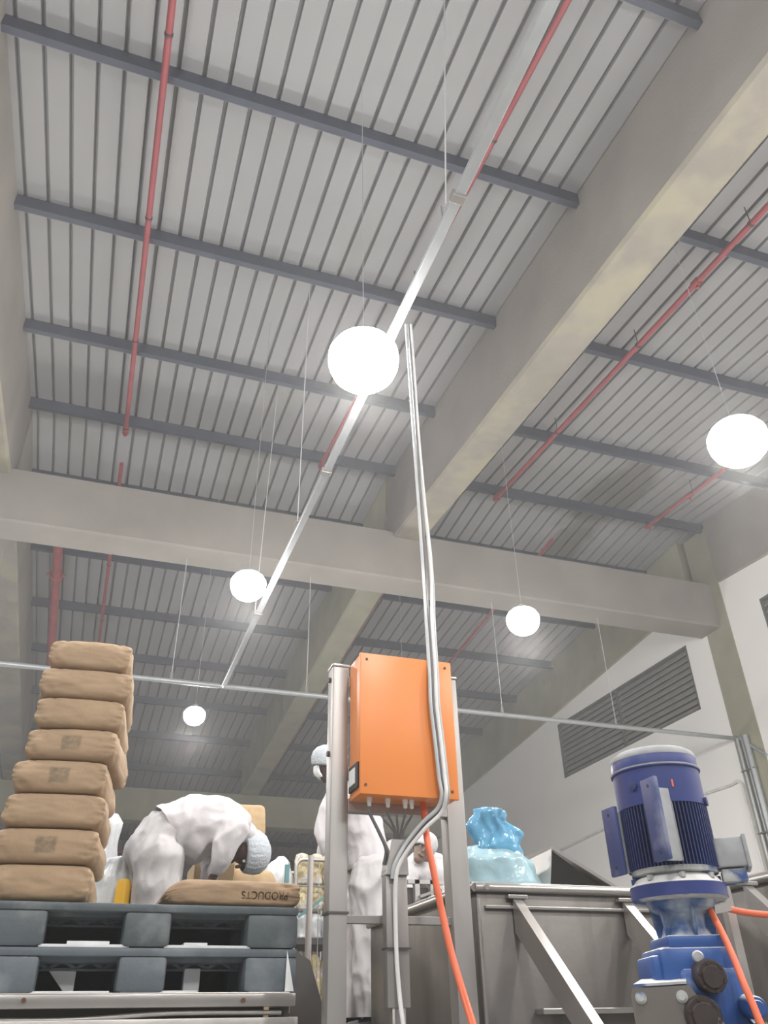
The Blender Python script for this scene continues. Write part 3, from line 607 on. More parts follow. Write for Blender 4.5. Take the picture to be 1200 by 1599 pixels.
for k in range(8):
    a = 2*PI*k/8+.3; p = VC+Vector((math.cos(a)*.122, math.sin(a)*.122, zf1+.012)); bm = NB(); hexbolt(bm, p, (0,0,1), .010, .014); bm_obj('bolt', bm, M['dusty'], fl)
# gearbox
gb = thing('gearbox', (VC.x, VC.y, -.25), 'bright blue gearbox below the motor, dusted with white powder', 'gearbox')
zg1, zg2, zg3 = mz(1462), mz(1478), mz(1500)
bm = NB(); lathe(bm, [(0,zf0),(.10,zf0),(.092,zf0-.02),(.066,zf0-.035),(.062,zf0-.06),(.070,zg1+.01),(.078,zg1),(0,zg1)], VC, 48)
for k in range(6):
    a = 2*PI*k/6+.2; d = Vector((math.cos(a), math.sin(a), 0)); s = Vector((-d.y, d.x, 0))
    prism(bm, [VC+d*.05+s*-.004+Vector((0,0,zf0-.015)), VC+d*.095+s*-.004+Vector((0,0,zf0-.015)), VC+d*.082-s*.004+Vector((0,0,zg1)), VC+d*.05-s*.004+Vector((0,0,zg1))], s*.008)
bm_obj('adapter', bm, mat('adapter_blue', (.045,.10,.26), .45, 0, .1, 8, dust=((.66,.68,.70), .75, 1.2), stain=((.45,.50,.54), 9, .5, .7)), gb, 35)
Zv = Vector((0,0,1))
ax = ((LF+TC*.35).normalized(), (TC-LF*.35).normalized(), Zv)
bm = NB(); obox(bm, VC+Zv*((zg1+zg2)/2), ax, (.088,.088,(zg1-zg2)/2+.004), .008); bm_obj('top_plate', bm, M['gear'], gb, 35)
bm = NB(); zh = zg2; H_ = .30
c0 = VC-LF*.0
obox(bm, VC+LF*.012+Zv*(zg2-.045), ax, (.108,.10,.045), .016)
obox(bm, VC-LF*.01+Zv*(zg2-.20), ax, (.088,.10,.15), .02)
obox(bm, VC+LF*.075+TC*.02+Zv*(zg2-.055), ax, (.06,.085,.036), .01)
obox(bm, VC-LF*.105-TC*.0+Zv*(zg2-.235), ((LF*.7+Zv*.7), TC, (Zv*.7-LF*.7)), (.11,.07,.055), .015)
bm_obj('housing', bm, M['gear'], gb, 35)
for k, (l, tt, dz, r) in enumerate(((-.040,.135,-.076,.041),(.0,.145,-.165,.048),(-.155,.10,-.235,.050),(-.135,.12,-.15,.028))):
    p = VC+LF*l+TC*tt+Zv*(zg2+dz-.0); d = (TC-LF*.25-Zv*.10).normalized()
    bm = NB(); lathe(bm, [(0,.026),(r*.62,.026),(r*.70,.018),(r*.9,.018),(r,.008),(r,-.07),(0,-.07)], p, 32, d); bm_obj('bearing_cover', bm, M['cap'] if k < 3 else M['gear'], gb, 35)
    if k < 3:
        for j in range(6):
            a = 2*PI*j/6; u = d.orthogonal().normalized(); v = d.cross(u); bm = NB(); hexbolt(bm, p+(u*math.cos(a)+v*math.sin(a))*r*.82+d*.016, d, .005, .006); bm_obj('bolt', bm, M['cap'], gb)
bm = NB(); lathe(bm, [(0,.01),(.012,.01),(.016,.004),(.016,0),(0,0)], VC-LF*.018+TC*.118+Zv*(zg2-.028), 20, TC); bm_obj('drain_plug', bm, M['dusty'], gb, 35)
bm = NB(); tube(bm, [VC+TC*.14-LF*-.045+Zv*(zg2-.16), VC+TC*.10+LF*.045+Zv*(zg2-.16)], .045, 24); bm_obj('input_boss', bm, M['gear'], gb, 35)
# bracket plate in front left of the gearbox, welded to a pedestal that stands on the floor
zpl = mz(1540)
br = thing('motor_bracket', (VC.x, VC.y, FLOOR), 'grey steel bracket plate with two bolts, lower left of the gearbox', 'bracket')
pc = VC+LF*.095+TC*.155
bm = NB(); prism(bm, [pc+LF*.075+Zv*(zpl-.004), pc-LF*.075+Zv*zpl, pc-LF*.095+Zv*(zpl-.03), pc-LF*.19+Zv*(zpl-.14), pc-LF*.19+Zv*FLOOR, pc+LF*.08+Zv*FLOOR, pc+LF*.08+Zv*(zpl-.02)], -TC*.012)
bp_ = bm_obj('plate', bm, M['plate'], br, 30)
bm = NB(); prism(bm, [pc+LF*.07+Zv*(zpl+.0), pc-LF*.07+Zv*(zpl+.003), pc-LF*.07-TC*.07+Zv*(zpl+.016), pc+LF*.05-TC*.07+Zv*(zpl+.014)], Zv*.006); bm_obj('top_flange', bm, M['dusty'], br)
for l in (.055, -.052):
    bm = NB(); p = pc+LF*l+Zv*(zpl-.026); lathe(bm, [(0,.003),(.015,.003),(.015,0),(0,0)], p, 20, TC); hexbolt(bm, p, TC, .010, .012); bm_obj('bolt', bm, M['dusty'], bp_)
bm = NB(); obox(bm, VC-LF*.03-TC*.02+Zv*((zg2-.33+FLOOR)/2), ax, (.09,.09,(zg2-.33-FLOOR)/2)); bm_obj('pedestal', bm, M['dark'], br)
# hoses by the motor
hp = run([(1099,1396,2.18),(1110,1422,2.13),(1129,1458,2.08),(1148,1500,2.04),(1163,1538,2.01),(1177,1570,1.99),(1192,1608,1.97)])
bm = NB(); tube(bm, hp, .0095, 12, 6); tag(bm_obj('hose', bm, M['hose'], None, 60), 'orange hose curving down along the right side of the gearbox', 'hose')
hp = run([(1137,1419,2.62),(1160,1424,2.6),(1182,1427,2.58),(1215,1430,2.55),(1260,1436,2.5)])
bm = NB(); tube(bm, hp, .011, 12, 6); tag(bm_obj('hose', bm, M['hose'], None, 60), 'short orange hose running out of the picture at the right edge', 'hose')
a = at(1093,1425,2.62); b = at(1138,1416,2.62)
t = thing('pipe_support', (b.x, 2.68, FLOOR), 'thin steel support stand between the motor and the right tank', 'support')
bm = NB(); bar(bm, a, b, .03, .028); bm_obj('arm', bm, M['stainless'], t)
bm = NB(); p = at(1130,1385,2.68); q = at(1147,1425,2.68); bar(bm, p, Vector((p.x+.0,2.68,FLOOR)), .035, .03, (0,1,0)); bm_obj('upright', bm, M['stainless'], t)

# ------------------------------------------------------------------ pallets on the lift table
PYF = 3.68; PXR = .895; PXL = PXR-1.2; PZ0 = .143
def pallet(z0, m, label, sheet):
    t = thing('plastic_pallet', ((PXL+PXR)/2, PYF+.5, z0), label, 'pallet', 'stacked plastic pallets')
    h = .152
    bm = NB(); box(bm, (PXL,PYF,z0+h-.030), (PXR,PYF+1.0,z0+h), .006)
    for k in range(9): box(bm, (PXL+.01,PYF+.06+k*.105,z0+h-.045), (PXR-.01,PYF+.075+k*.105,z0+h-.028))
    bm_obj('deck', bm, m, t, 30)
    bm = NB()
    for k in range(2):                          # open truss ribs under the deck
        y = PYF+.18+k*.5; n = 22
        for j in range(n):
            xa_ = PXL+.03+(1.14)*j/n; xb_ = xa_+1.14/n; za_, zb_ = (z0+h-.035, z0+h-.062) if j % 2 else (z0+h-.062, z0+h-.035)
            bar(bm, (xa_,y,za_), (xb_,y,zb_), .012, .006, (0,1,0))
        box(bm, (PXL+.03,y-.008,z0+h-.070), (PXR-.03,y+.008,z0+h-.063))
    bm_obj('truss_ribs', bm, m, t)
    bm = NB(); box(bm, (PXL+.02,PYF+.60,z0+.02), (PXR-.02,PYF+.62,z0+h-.03)); bm_obj('opening_blocker', bm, m, t)  # board added inside the pallet to keep its openings dark
    for ix, (xa_, xb_) in enumerate(((PXL,PXL+.205),(.188,.372),(PXR-.215,PXR))):
        bm = NB()
        box(bm, (xa_,PYF+.0,z0), (xb_,PYF+.16,z0+h-.028), .016); bm_obj('block', bm, m, t, 35)
        for ya_ in (PYF+.42, PYF+.84):
            bm = NB(); box(bm, (xa_,ya_,z0), (xb_,ya_+.16,z0+h-.028), .016); bm_obj('block', bm, m, t, 35)
        bm = NB(); box(bm, (xa_+.02,PYF+.005,z0), (xb_-.02,PYF+.995,z0+.018), .004); bm_obj('skid', bm, m, t)
    for y in (PYF+.42,):
        bm = NB(); box(bm, (PXL+.01,y,z0), (PXR-.01,y+.14,z0+.018), .004); bm_obj('skid', bm, m, t)
    return t
pallet(PZ0, M['pallet2'], 'lower grey plastic pallet resting on the steel table', 0)
pallet(PZ0+.156, M['pallet'], 'upper dark grey plastic pallet carrying the brown bags', 0)
for (pa, pb_, z_, h_, lb) in ((60,203,PZ0+.1525,.011,'white sheet edge in the left opening between the two pallets'),(257,392,PZ0+.1525,.011,'white sheet edge in the right opening between the two pallets'),(52,182,.1425,.008,'white sheet under the lower pallet, left opening'),(232,316,.1425,.008,'white sheet under the lower pallet, right opening')):
    bm = NB(); box(bm, (at(pa,1470,3.69).x,PYF+.012,z_), (at(pb_,1470,3.69).x,PYF+.35,z_+h_), .002); tag(bm_obj('plastic_sheet', bm, M['sheet']), lb, 'sheet')
for (xa_, xb_, hh, lb) in ((at(105,1467,3.72).x, at(172,1467,3.72).x, .016, 'white folded sheet lying in the left opening of the upper pallet'), (at(288,1467,3.72).x, at(325,1467,3.72).x, .014, 'small white folded sheet in the right opening of the upper pallet')):
    bm = NB(); box(bm, (xa_,PYF+.04,PZ0+.164), (xb_,PYF+.34,PZ0+.161+hh), .003); tag(bm_obj('folded_sheet', bm, M['sheet']), lb, 'sheet')
bm = NB(); q = at(304,1535,3.75); box(bm, (q.x-.033,3.85,.1475), (q.x+.033,3.90,.235), .003); tag(bm_obj('white_carton', bm, M['sheet']), 'small white carton standing inside the lower pallet opening', 'carton')
bm = NB(); q = at(96,1530,3.75); prism(bm, [(q.x-.06,3.86,.235),(q.x+.05,3.86,.235),(q.x+.05,3.86,.148),(q.x+.02,3.86,.148)], (0,.05,0)); tag(bm_obj('paper_scrap', bm, M['cable_w']), 'pale triangular scrap inside the left opening of lower pallet', 'scrap')
p1_, p2_, p3_ = at(449,1484,3.66), at(445,1548,3.66), at(459,1548,3.66)
bm = NB(); prism(bm, [p1_, p2_, p3_], (0,.004,0)); tag(bm_obj('plastic_strip', bm, M['sheet']), 'pointed white plastic strip hanging at the right end of the pallets', 'strip')
tbl = thing('lift_table', (.3, 4.2, FLOOR), 'pale steel table edge with two bolts under the pallets', 'table')
XR = at(462,1560,3.58).x; zt_a, zt_b = at(200,1552,3.58).z, at(200,1574,3.58).z
bm = NB(); box(bm, (-.75,3.58,zt_b), (XR,3.64,zt_a), .004); bm_obj('edge_rail', bm, M['stainless_bright'], tbl, 30)
bm = NB(); box(bm, (-.75,3.64,zt_a-.012), (XR-.01,4.8,.142), .002); bm_obj('top_plate', bm, M['stainless'], tbl)
bm = NB(); bm.free()
for xa_, ya_, zz_ in ((-.75,3.60,zt_b),(XR-.08,3.60,zt_b),(-.75,4.7,zt_a-.012),(XR-.08,4.7,zt_a-.012)):
    bm = NB(); box(bm, (xa_,ya_+.045,FLOOR), (xa_+.07,ya_+.10,zz_)); bm_obj('leg', bm, M['dark'], tbl)
bm = NB(); zz = at(300,1590,3.57).z; box(bm, (-.75,3.57,zz-.09), (XR+.01,3.62,zz), .004); bm_obj('lower_rail', bm, M['stainless'], tbl, 30)
bm = NB(); tube(bm, [(-.5,3.62,zt_b-.025),(0,3.615,zt_b-.035),(.4,3.61,zt_b-.018),(XR-.05,3.61,zt_b-.02)], .009, 8, 5); bm_obj('side_hose', bm, M['stainless'], tbl, 60)
bm = NB(); box(bm, (-.74,3.70,zt_b-.5), (XR-.10,3.71,zt_a-.014)); bm_obj('gap_shade', bm, M['dark'], tbl)  # dark panel added to stand for shade in the gap under the edge rail
for px in (37, 380):
    q = at(px,1562,3.58); bm = NB(); hexbolt(bm, (q.x,3.58,q.z), (0,-1,0), .009, .008); bm_obj('bolt', bm, M['orange_scr'], tbl)
# ------------------------------------------------------------------ paper bags
def sack_mesh(W, D, H, seed, bm=None, creases=True):
    bm = bmesh.new(); bmesh.ops.create_cube(bm, size=2)
    bmesh.ops.subdivide_edges(bm, edges=bm.edges[:], cuts=19, use_grid_fill=True)
    for v in bm.verts:
        u, vv, w_ = v.co
        n1 = noise.noise(Vector((u*1.4+seed*5.3, vv*1.6, w_*1.2))); n2 = noise.noise(Vector((u*4+seed*3.1, vv*4, w_*3)))
        ru = 1-.040*abs(w_)**6-.025*abs(vv)**8; rv = 1-.040*abs(w_)**6-.02*abs(u)**8
        rz = (1-.12*abs(u)**8)*(1-.12*abs(vv)**10)
        # squash the cube so edges are round
        x = W/2*u*ru; y = D/2*vv*rv; z = H/2*w_*rz
        bul = .010*(1-w_*w_); x += bul*(1 if u > 0 else -1)*abs(u)**3; y += bul*(1 if vv > 0 else -1)*abs(vv)**3
        d = 0
        if creases:
            for sgn in (-1, 1):
                if vv*sgn > .93:
                    e = abs(w_)-(1-abs(u))*3.2
                    y -= sgn*.011*math.exp(-(e/.14)**2)
                    y -= sgn*.008*math.exp(-((abs(u)-.86)/.03)**2)
                if abs(u) > .93: x -= math.copysign(.006, u)*math.exp(-((abs(w_)-(1-abs(vv))*3.5)/.18)**2)
        n3 = 1-abs(noise.noise(Vector((u*2.6+seed*1.7, vv*2.6, w_*2.2+seed)))); n3 = max(0, n3-.82)/.18
        x += .007*n1+.003*n2; y += .008*n1-.003*n2 - math.copysign(.002, vv)*n3*(abs(vv) > .9); z += .007*n1*(1-abs(w_)**4)+.003*n2*(1-abs(w_)**4)
        v.co = (x, y, z+H/2)
    return bm
LB = ['topmost bag of the tall leaning stack','second bag from the top of the tall stack','third bag from the top of the tall stack, unmarked','fourth bag from the top, the uppermost with a dark printed square','fifth bag from the top, middle one with a dark printed square','sixth bag from the top of the tall stack','seventh bag from the top, lowest with a dark printed square','bottom bag of the tall stack, lying on the pallet']
Lp = [79,64,57,42,19,6,-10,-18]; Rp = [205,206,192,181,165,162,152,141]; My = [1014,1060,1106,1155,1208,1263,1314,1376]
RZd = [-5,-4,-6,-9,-7,-5,-6,-4]; SZ0 = PZ0+.156+.1535; SH = .1385
for i in range(8):
    yf = 3.71; xl = at(Lp[i], My[i], yf).x; xr = at(Rp[i], My[i], yf).x; W = xr-xl; D = .56
    k = 7-i
    bm = sack_mesh(W, D, SH+.004, i+1); me = bpy.data.meshes.new('paper_bag'); bm.to_mesh(me); bm.free()
    for p in me.polygons: p.use_smooth = True
    me.materials.append(M['paper_mark'] if i in (3,4,6) else M['paper'])
    o = bpy.data.objects.new('paper_bag', me); COL.objects.link(o); a_ = R_(RZd[i])
    o.rotation_euler = (0, 0, a_); off_ = Vector((0,D/2,0)); off_.rotate(Matrix.Rotation(a_, 3, 'Z'))
    o.location = Vector(((xl+xr)/2, yf, SZ0+k*SH))+off_
    tag(o, 'brown paper bag, '+LB[i], 'bag', 'brown bags of the tall stack')
# flat bag with upside-down print
xl, xr = at(260,1395,3.71).x, at(468,1395,3.71).x; W = xr-xl
bm = sack_mesh(W, .40, .105, 11); me = bpy.data.meshes.new('paper_bag'); bm.to_mesh(me); bm.free()
for v in me.vertices:
    if v.co.x < -W*.36: v.co.z *= 1-.35*((-v.co.x-W*.36)/(W*.14))**1.5 if v.co.z > .03 else 1
for p in me.polygons: p.use_smooth = True
me.materials.append(M['paper']); fb = bpy.data.objects.new('paper_bag', me); COL.objects.link(fb); fb.location = ((xl+xr)/2, 3.91, SZ0)
tag(fb, 'brown paper bag lying alone on the pallet before the bending worker', 'bag')
cu = bpy.data.curves.new('print', 'FONT'); cu.body = 'PRODUCTS'; cu.size = .043; cu.extrude = .0002; cu.align_x = 'CENTER'; cu.align_y = 'CENTER'
to = bpy.data.objects.new('print', cu); COL.objects.link(to)
dg = bpy.context.evaluated_depsgraph_get(); tm = bpy.data.meshes.new_from_object(to.evaluated_get(dg)); bpy.data.objects.remove(to)
q = at(414,1396,3.71); lx = q.x-fb.location.x
def front_y(x, z):
    best = 9; by = -.2
    for v in me.vertices:
        if v.co.y < -.15:
            d_ = (v.co.x-x)**2+(v.co.z-z)**2
            if d_ < best: best = d_; by = v.co.y
    return by
for v in tm.vertices:
    x, y = v.co.x, v.co.y; X = lx-x*.92; Z = .046-y*.95; v.co = (X, front_y(X, Z)-.002-abs(v.co.z), Z)
tm.materials.append(M['ink']); po = bpy.data.objects.new('printed_word', tm); COL.objects.link(po); po.parent = fb
# ------------------------------------------------------------------ people: overlapping tapered limbs fused by a voxel remesh into one surface
def limb(bm, pts, side=(0,1,0), n=16, sub=4):
    """pts = [(position, radius across 'side', radius the other way)]"""
    P = []; K = [Vector(p[0]) for p in pts]
    for i in range(len(pts)-1):
        for k in range(sub):
            t_ = k/sub; e = t_
            p0 = K[max(i-1,0)]; p1 = K[i]; p2 = K[i+1]; p3 = K[min(i+2, len(K)-1)]
            c = .5*((2*p1)+(p2-p0)*t_+(2*p0-5*p1+4*p2-p3)*t_**2+(-p0+3*p1-3*p2+p3)*t_**3)
            P.append((c, pts[i][1]*(1-e)+pts[i+1][1]*e, pts[i][2]*(1-e)+pts[i+1][2]*e))
    P.append((K[-1], pts[-1][1], pts[-1][2]))
    # rounded ends
    def endc(a, b):
        d = (a[0]-b[0]).normalized(); r = min(a[1], a[2]); out = []
        for q in (.35, .65, .88, .98):
            out.append((a[0]+d*r*q, a[1]*math.sqrt(1-q*q), a[2]*math.sqrt(1-q*q)))
        return out
    P = endc(P[0], P[1])[::-1]+P+endc(P[-1], P[-2]); sd = Vector(side); rings = []
    for i, (p, ra, rb) in enumerate(P):
        t_ = (P[min(i+1,len(P)-1)][0]-P[max(i-1,0)][0]).normalized()
        s = (sd-t_*sd.dot(t_)); s = s.normalized() if s.length > .05 else t_.orthogonal().normalized(); u = t_.cross(s)
        rings.append([bm.verts.new(p+s*math.cos(2*PI*k/n)*ra+u*math.sin(2*PI*k/n)*rb) for k in range(n)])
    for a, b in zip(rings, rings[1:]):
        for k in range(n): bm.faces.new((a[k], a[(k+1)%n], b[(k+1)%n], b[k]))
    bm.faces.new(rings[0][::-1]); bm.faces.new(rings[-1])
def fuse(name, bm, m, parent, vox=.012, sm=4, fold=0, fs=9, cut=None, seed=0, dirw=None):
    bmesh.ops.recalc_face_normals(bm, faces=bm.faces[:])
    me = bpy.data.meshes.new('tmp'); bm.to_mesh(me); bm.free(); o = bpy.data.objects.new('tmp', me); COL.objects.link(o)
    r = o.modifiers.new('r', 'REMESH'); r.mode = 'VOXEL'; r.voxel_size = vox; r.use_smooth_shade = True
    s = o.modifiers.new('s', 'SMOOTH'); s.factor = .5; s.iterations = sm
    dg = bpy.context.evaluated_depsgraph_get(); dg.update(); nm = bpy.data.meshes.new_from_object(o.evaluated_get(dg)); bpy.data.objects.remove(o)
    if fold:
        nr = [v.normal.copy() for v in nm.vertices]
        for v, nn in zip(nm.vertices, nr):
            c = v.co; q = Vector((c.x*fs+seed, c.y*fs, c.z*fs*.55))
            a = 1-abs(noise.noise(q)); b_ = 1-abs(noise.noise(q*2.1+Vector((4,1,2))))
            v.co = c+nn*fold*((a-.75)*1.4+(b_-.75)*.5)
    if cut:
        b2 = bmesh.new(); b2.from_mesh(nm)
        for (pc_, pn) in cut:
            bmesh.ops.bisect_plane(b2, geom=b2.verts[:]+b2.edges[:]+b2.faces[:], plane_co=pc_, plane_no=pn, clear_outer=True)
        b2.to_mesh(nm); b2.free()
    wl = Vector(parent['_w'])
    for v in nm.vertices: v.co -= wl
    for p in nm.polygons: p.use_smooth = True
    nm.name = name; nm.materials.clear(); nm.materials.append(m)
    ob = bpy.data.objects.new(name, nm); COL.objects.link(ob); ob.parent = parent; return ob
def hand(bm, wrist, d, palm, thumb, L=.19, curl=.5):
    """palm and five separate curled fingers; d = pointing direction, palm = palm normal, thumb = side of the thumb"""
    W_ = Vector(wrist); d = Vector(d).normalized(); pn = Vector(palm); pn = (pn-d*pn.dot(d)).normalized(); s = d.cross(pn); 
    if s.dot(Vector(thumb)) < 0: s = -s
    limb(bm, [(W_, .028,.02), (W_+d*L*.25, .037,.015), (W_+d*L*.46, .040,.013)], s, 12, 3)
    for k, (o_, l_) in enumerate(((.030,.40),(.010,.46),(-.011,.43),(-.031,.33))):
        b = W_+d*L*.46+s*o_; f1 = (d+pn*curl*.5).normalized(); f2 = (d+pn*curl*1.6).normalized(); f3 = (d*.4+pn*curl*2.4).normalized()
        p1 = b+f1*L*l_*.45; p2 = p1+f2*L*l_*.33; p3 = p2+f3*L*l_*.24
        limb(bm, [(b-d*.01,.0095,.0095),(p1,.009,.009),(p2,.0085,.0085),(p3,.0075,.0075)], s, 8, 2)
    b = W_+d*L*.12+s*.028; t1 = (d*.7+s*.7+pn*.3).normalized(); t2 = (d+s*.2+pn*.5).normalized()
    limb(bm, [(b,.013,.012),(b+t1*.035,.0115,.011),(b+t1*.035+t2*.03,.0095,.0095)], pn, 8, 2)
def head(bm, c, up, fwd, s=1.0):
    """skull, jaw, nose, brow, lips and ears"""
    c = Vector(c); up = Vector(up).normalized(); f = Vector(fwd); f = (f-up*f.dot(up)).normalized(); r = up.cross(f)
    limb(bm, [(c+up*.055*s-f*.012*s,.068*s,.080*s),(c-up*.0*s-f*.008*s,.073*s,.088*s),(c-up*.045*s+f*.008*s,.062*s,.070*s),(c-up*.085*s+f*.026*s,.040*s,.042*s)], r, 20, 5)
    limb(bm, [(c+up*.012*s+f*.082*s,.008*s,.008*s),(c-up*.022*s+f*.100*s,.013*s,.012*s)], r, 10, 3)
    limb(bm, [(c+up*.028*s+f*.078*s-r*.03*s,.008*s,.008*s),(c+up*.030*s+f*.083*s,.007*s,.007*s),(c+up*.028*s+f*.078*s+r*.03*s,.008*s,.008*s)], f, 8, 3)
    limb(bm, [(c-up*.055*s+f*.076*s-r*.02*s,.007*s,.007*s),(c-up*.055*s+f*.086*s,.009*s,.009*s),(c-up*.055*s+f*.076*s+r*.02*s,.007*s,.007*s)], f, 8, 3)
    for q in (-1, 1): limb(bm, [(c+r*q*.074*s+up*.018*s-f*.01*s,.007*s,.014*s),(c+r*q*.076*s-up*.022*s-f*.004*s,.006*s,.011*s)], r, 8, 3)
    return c, up, f, r
def eyes(root, c, up, f, r, s=1.0):
    for q in (-1, 1):
        bm = NB(); p = c+r*q*.031*s+up*.004*s+f*.073*s; bmesh.ops.create_uvsphere(bm, u_segments=14, v_segments=8, radius=.0095*s, matrix=Matrix.Translation(p)); bm_obj('eye', bm, M['sheet'], root, 180)
        bm = NB(); bmesh.ops.create_uvsphere(bm, u_segments=10, v_segments=6, radius=.0062*s, matrix=Matrix.Translation(p+f*.0048*s)); bm_obj('iris', bm, M['hair'], root, 180)
def netcap(root, c, up, f, r, m, s=1.0, droop=0, back=.0):
    """bouffant cap: pleated dome over crown and back of the head"""
    bm = NB(); A = (up*.93-f*.36).normalized(); X_ = r; Y_ = A.cross(X_); rings = []; n = 56
    prof = [(.092,-.028),(.101,-.018),(.104,.0),(.108,.03),(.102,.065),(.080,.096),(.045,.115),(.006,.121)]
    for j, (rr, h) in enumerate(prof):
        rg = []
        for k in range(n):
            a = 2*PI*k/n; pl = 1+.035*math.sin(a*22)*(1-abs(j-2)/8)
            d = X_*math.cos(a)*.86+Y_*math.sin(a)*1.04
            q = c+A*(h+.012)*s+d*rr*pl*s - up*droop*max(0, math.sin(a)*(1 if Y_.dot(-f) > 0 else -1))*(1-j/8)
            rg.append(bm.verts.new(q))
        rings.append(rg)
    for a, b in zip(rings, rings[1:]):
        for k in range(n): bm.faces.new((a[k], a[(k+1)%n], b[(k+1)%n], b[k]))
    bm.faces.new(rings[-1])
    o = bm_obj('hairnet', bm, m, root, 180); md = o.modifiers.new('t', 'SOLIDIFY'); md.thickness = .002; return o
def mask(root, c, up, f, r, m, s=1.0):
    bm = NB(); rows_ = []
    for i in range(7):
        h = .010-.095*i/6; rg = []
        for k in range(11):
            a = -1.15+2.3*k/10; dep = .100-.012*abs(i-2.5)/2.5-.01*(i > 4)
            rg.append(bm.verts.new(c+up*h*s+r*math.sin(a)*.072*s+f*(math.cos(a)*dep+.012)*s))
        rows_.append(rg)
    for a, b in zip(rows_, rows_[1:]):
        for k in range(10): bm.faces.new((a[k], a[k+1], b[k+1], b[k]))
    o = bm_obj('face_mask', bm, m, root, 180); md = o.modifiers.new('t', 'SOLIDIFY'); md.thickness = .002; return o
def shoe(root, ankle, d, m):
    a = Vector(ankle); d = Vector(d).normalized(); s = d.cross(Vector((0,0,1))); bm = NB()
    z = .0
    limb(bm, [(Vector((a.x,a.y,.045))-d*.05,.035,.042),(Vector((a.x,a.y,.042))+d*.05,.042,.038),(Vector((a.x,a.y,.032))+d*.15,.042,.028)], s, 14, 4)
    limb(bm, [(Vector((a.x,a.y,.10)),.040,.045),(Vector((a.x,a.y,.05)),.042,.05)], s, 14, 3)
    o = fuse('shoe', bm, m, root, .010, 2, cut=[(Vector((0,0,.003)), Vector((0,0,-1)))]); return o

# A: the bending worker
P = lambda px, py, Y: at(px, py, Y)
A_ = thing('person', (P(245,1318,5.0).x, 5.0, 0), 'person in white coat, trousers and hairnet bending far forward over the bags', 'person')
hipA = P(246,1322,5.0); lowA = P(270,1300,5.0); midA = P(306,1287,5.0); chA = P(345,1288,5.0); shA = P(370,1298,5.0); nkA = P(385,1308,5.0); hdA = P(384,1330,5.0)
elN, wrN = P(348,1332,4.84), P(332,1371,4.90); elF, wrF = P(334,1345,5.16), P(326,1376,5.10); shN, shF = P(364,1294,4.86), P(362,1300,5.15)
def legs_(bm, hips, knees, ankles, r0, r1, r2, sid=(0,1,0)):
    for h, k, a in zip(hips, knees, ankles): limb(bm, [(h,r0,r0),(h*.5+k*.5,(r0+r1)*.52,(r0+r1)*.52),(k,r1,r1),(k*.5+a*.5,(r1+r2)*.5,(r1+r2)*.52),(a,r2,r2)], sid, 18, 4)
hips = [P(246,1335,4.90), P(238,1333,5.12)]; kn_ = [Vector((h.x+.02,h.y,.47)) for h in hips]; an_ = [Vector((hips[0].x+.0,hips[0].y,.09)), Vector((hips[1].x-.05,hips[1].y,.09))]
upA, fwA = Vector((.93,0,-.30)), Vector((-.35,-.30,-.9))
bm = NB(); limb(bm, [(hipA,.14,.13),(lowA,.13,.11),(midA,.13,.10),(chA,.15,.11),(shA,.13,.08),(nkA,.055,.055),(hdA,.05,.05)], (0,1,0))
legs_(bm, hips, kn_, an_, .075,.055,.04)
for s, e, w_ in ((shN,elN,wrN),(shF,elF,wrF)):
    limb(bm, [(s,.05,.05),(e,.038,.038),(w_,.027,.024)]); hand(bm, w_, Vector((-.1,0,-1)), Vector((0,.6 if s is shN else -.6,0))+Vector((-.4,0,0)), Vector((-1,0,0)))
hc = head(bm, hdA, upA, fwA, 1.05); bodyA = fuse('body', bm, M['skin'], A_, .0085, 2)
eyes(A_, *hc, 1.05); netcap(A_, *hc, M['net'], 1.12, .02)
bm = NB()
limb(bm, [(P(285,1291,5.0),.165,.125),(P(262,1300,5.0),.175,.138),(hipA,.185,.15),(P(240,1334,5.0),.18,.145)], (0,1,0))
legs_(bm, [h+Vector((0,0,-.02)) for h in hips], kn_, an_, .135,.115,.10)
limb(bm, [(P(232,1330,5.0),.17,.125),(P(250,1330,5.0),.17,.13)], (0,1,0))
fuse('trousers', bm, M['cloth2'], A_, .012, 3, .040, 6.5, cut=[(Vector((0,0,.075)), Vector((0,0,-1)))], seed=2)
bm = NB(); limb(bm, [(P(240,1312,5.0),.195,.155),(P(252,1304,5.0),.195,.155),(lowA+Vector((.0,0,.0)),.190,.155),(midA+Vector((0,0,-.0)),.185,.160),(chA+Vector((0,0,-.01)),.195,.152),(shA,.185,.115),(P(380,1303,5.0),.09,.07)], (0,1,0))
limb(bm, [(P(285,1300,5.0),.17,.12),(P(300,1318,5.0),.16,.10)], (0,1,0))
for s, e, w_ in ((shN,elN,wrN),(shF,elF,wrF)): limb(bm, [(s,.088,.083),(e,.062,.060),(w_+Vector((0,0,.03)),.050,.048)])
fuse('coat', bm, M['cloth'], A_, .012, 3, .034, 6, cut=[(wrN+Vector((0,0,.0)), Vector((0,0,-1))), (P(259,1296,5.0), Vector((-.85,0,-.53)))], seed=5)
for a in an_: shoe(A_, a, (1,-.1,0), M['boot'])

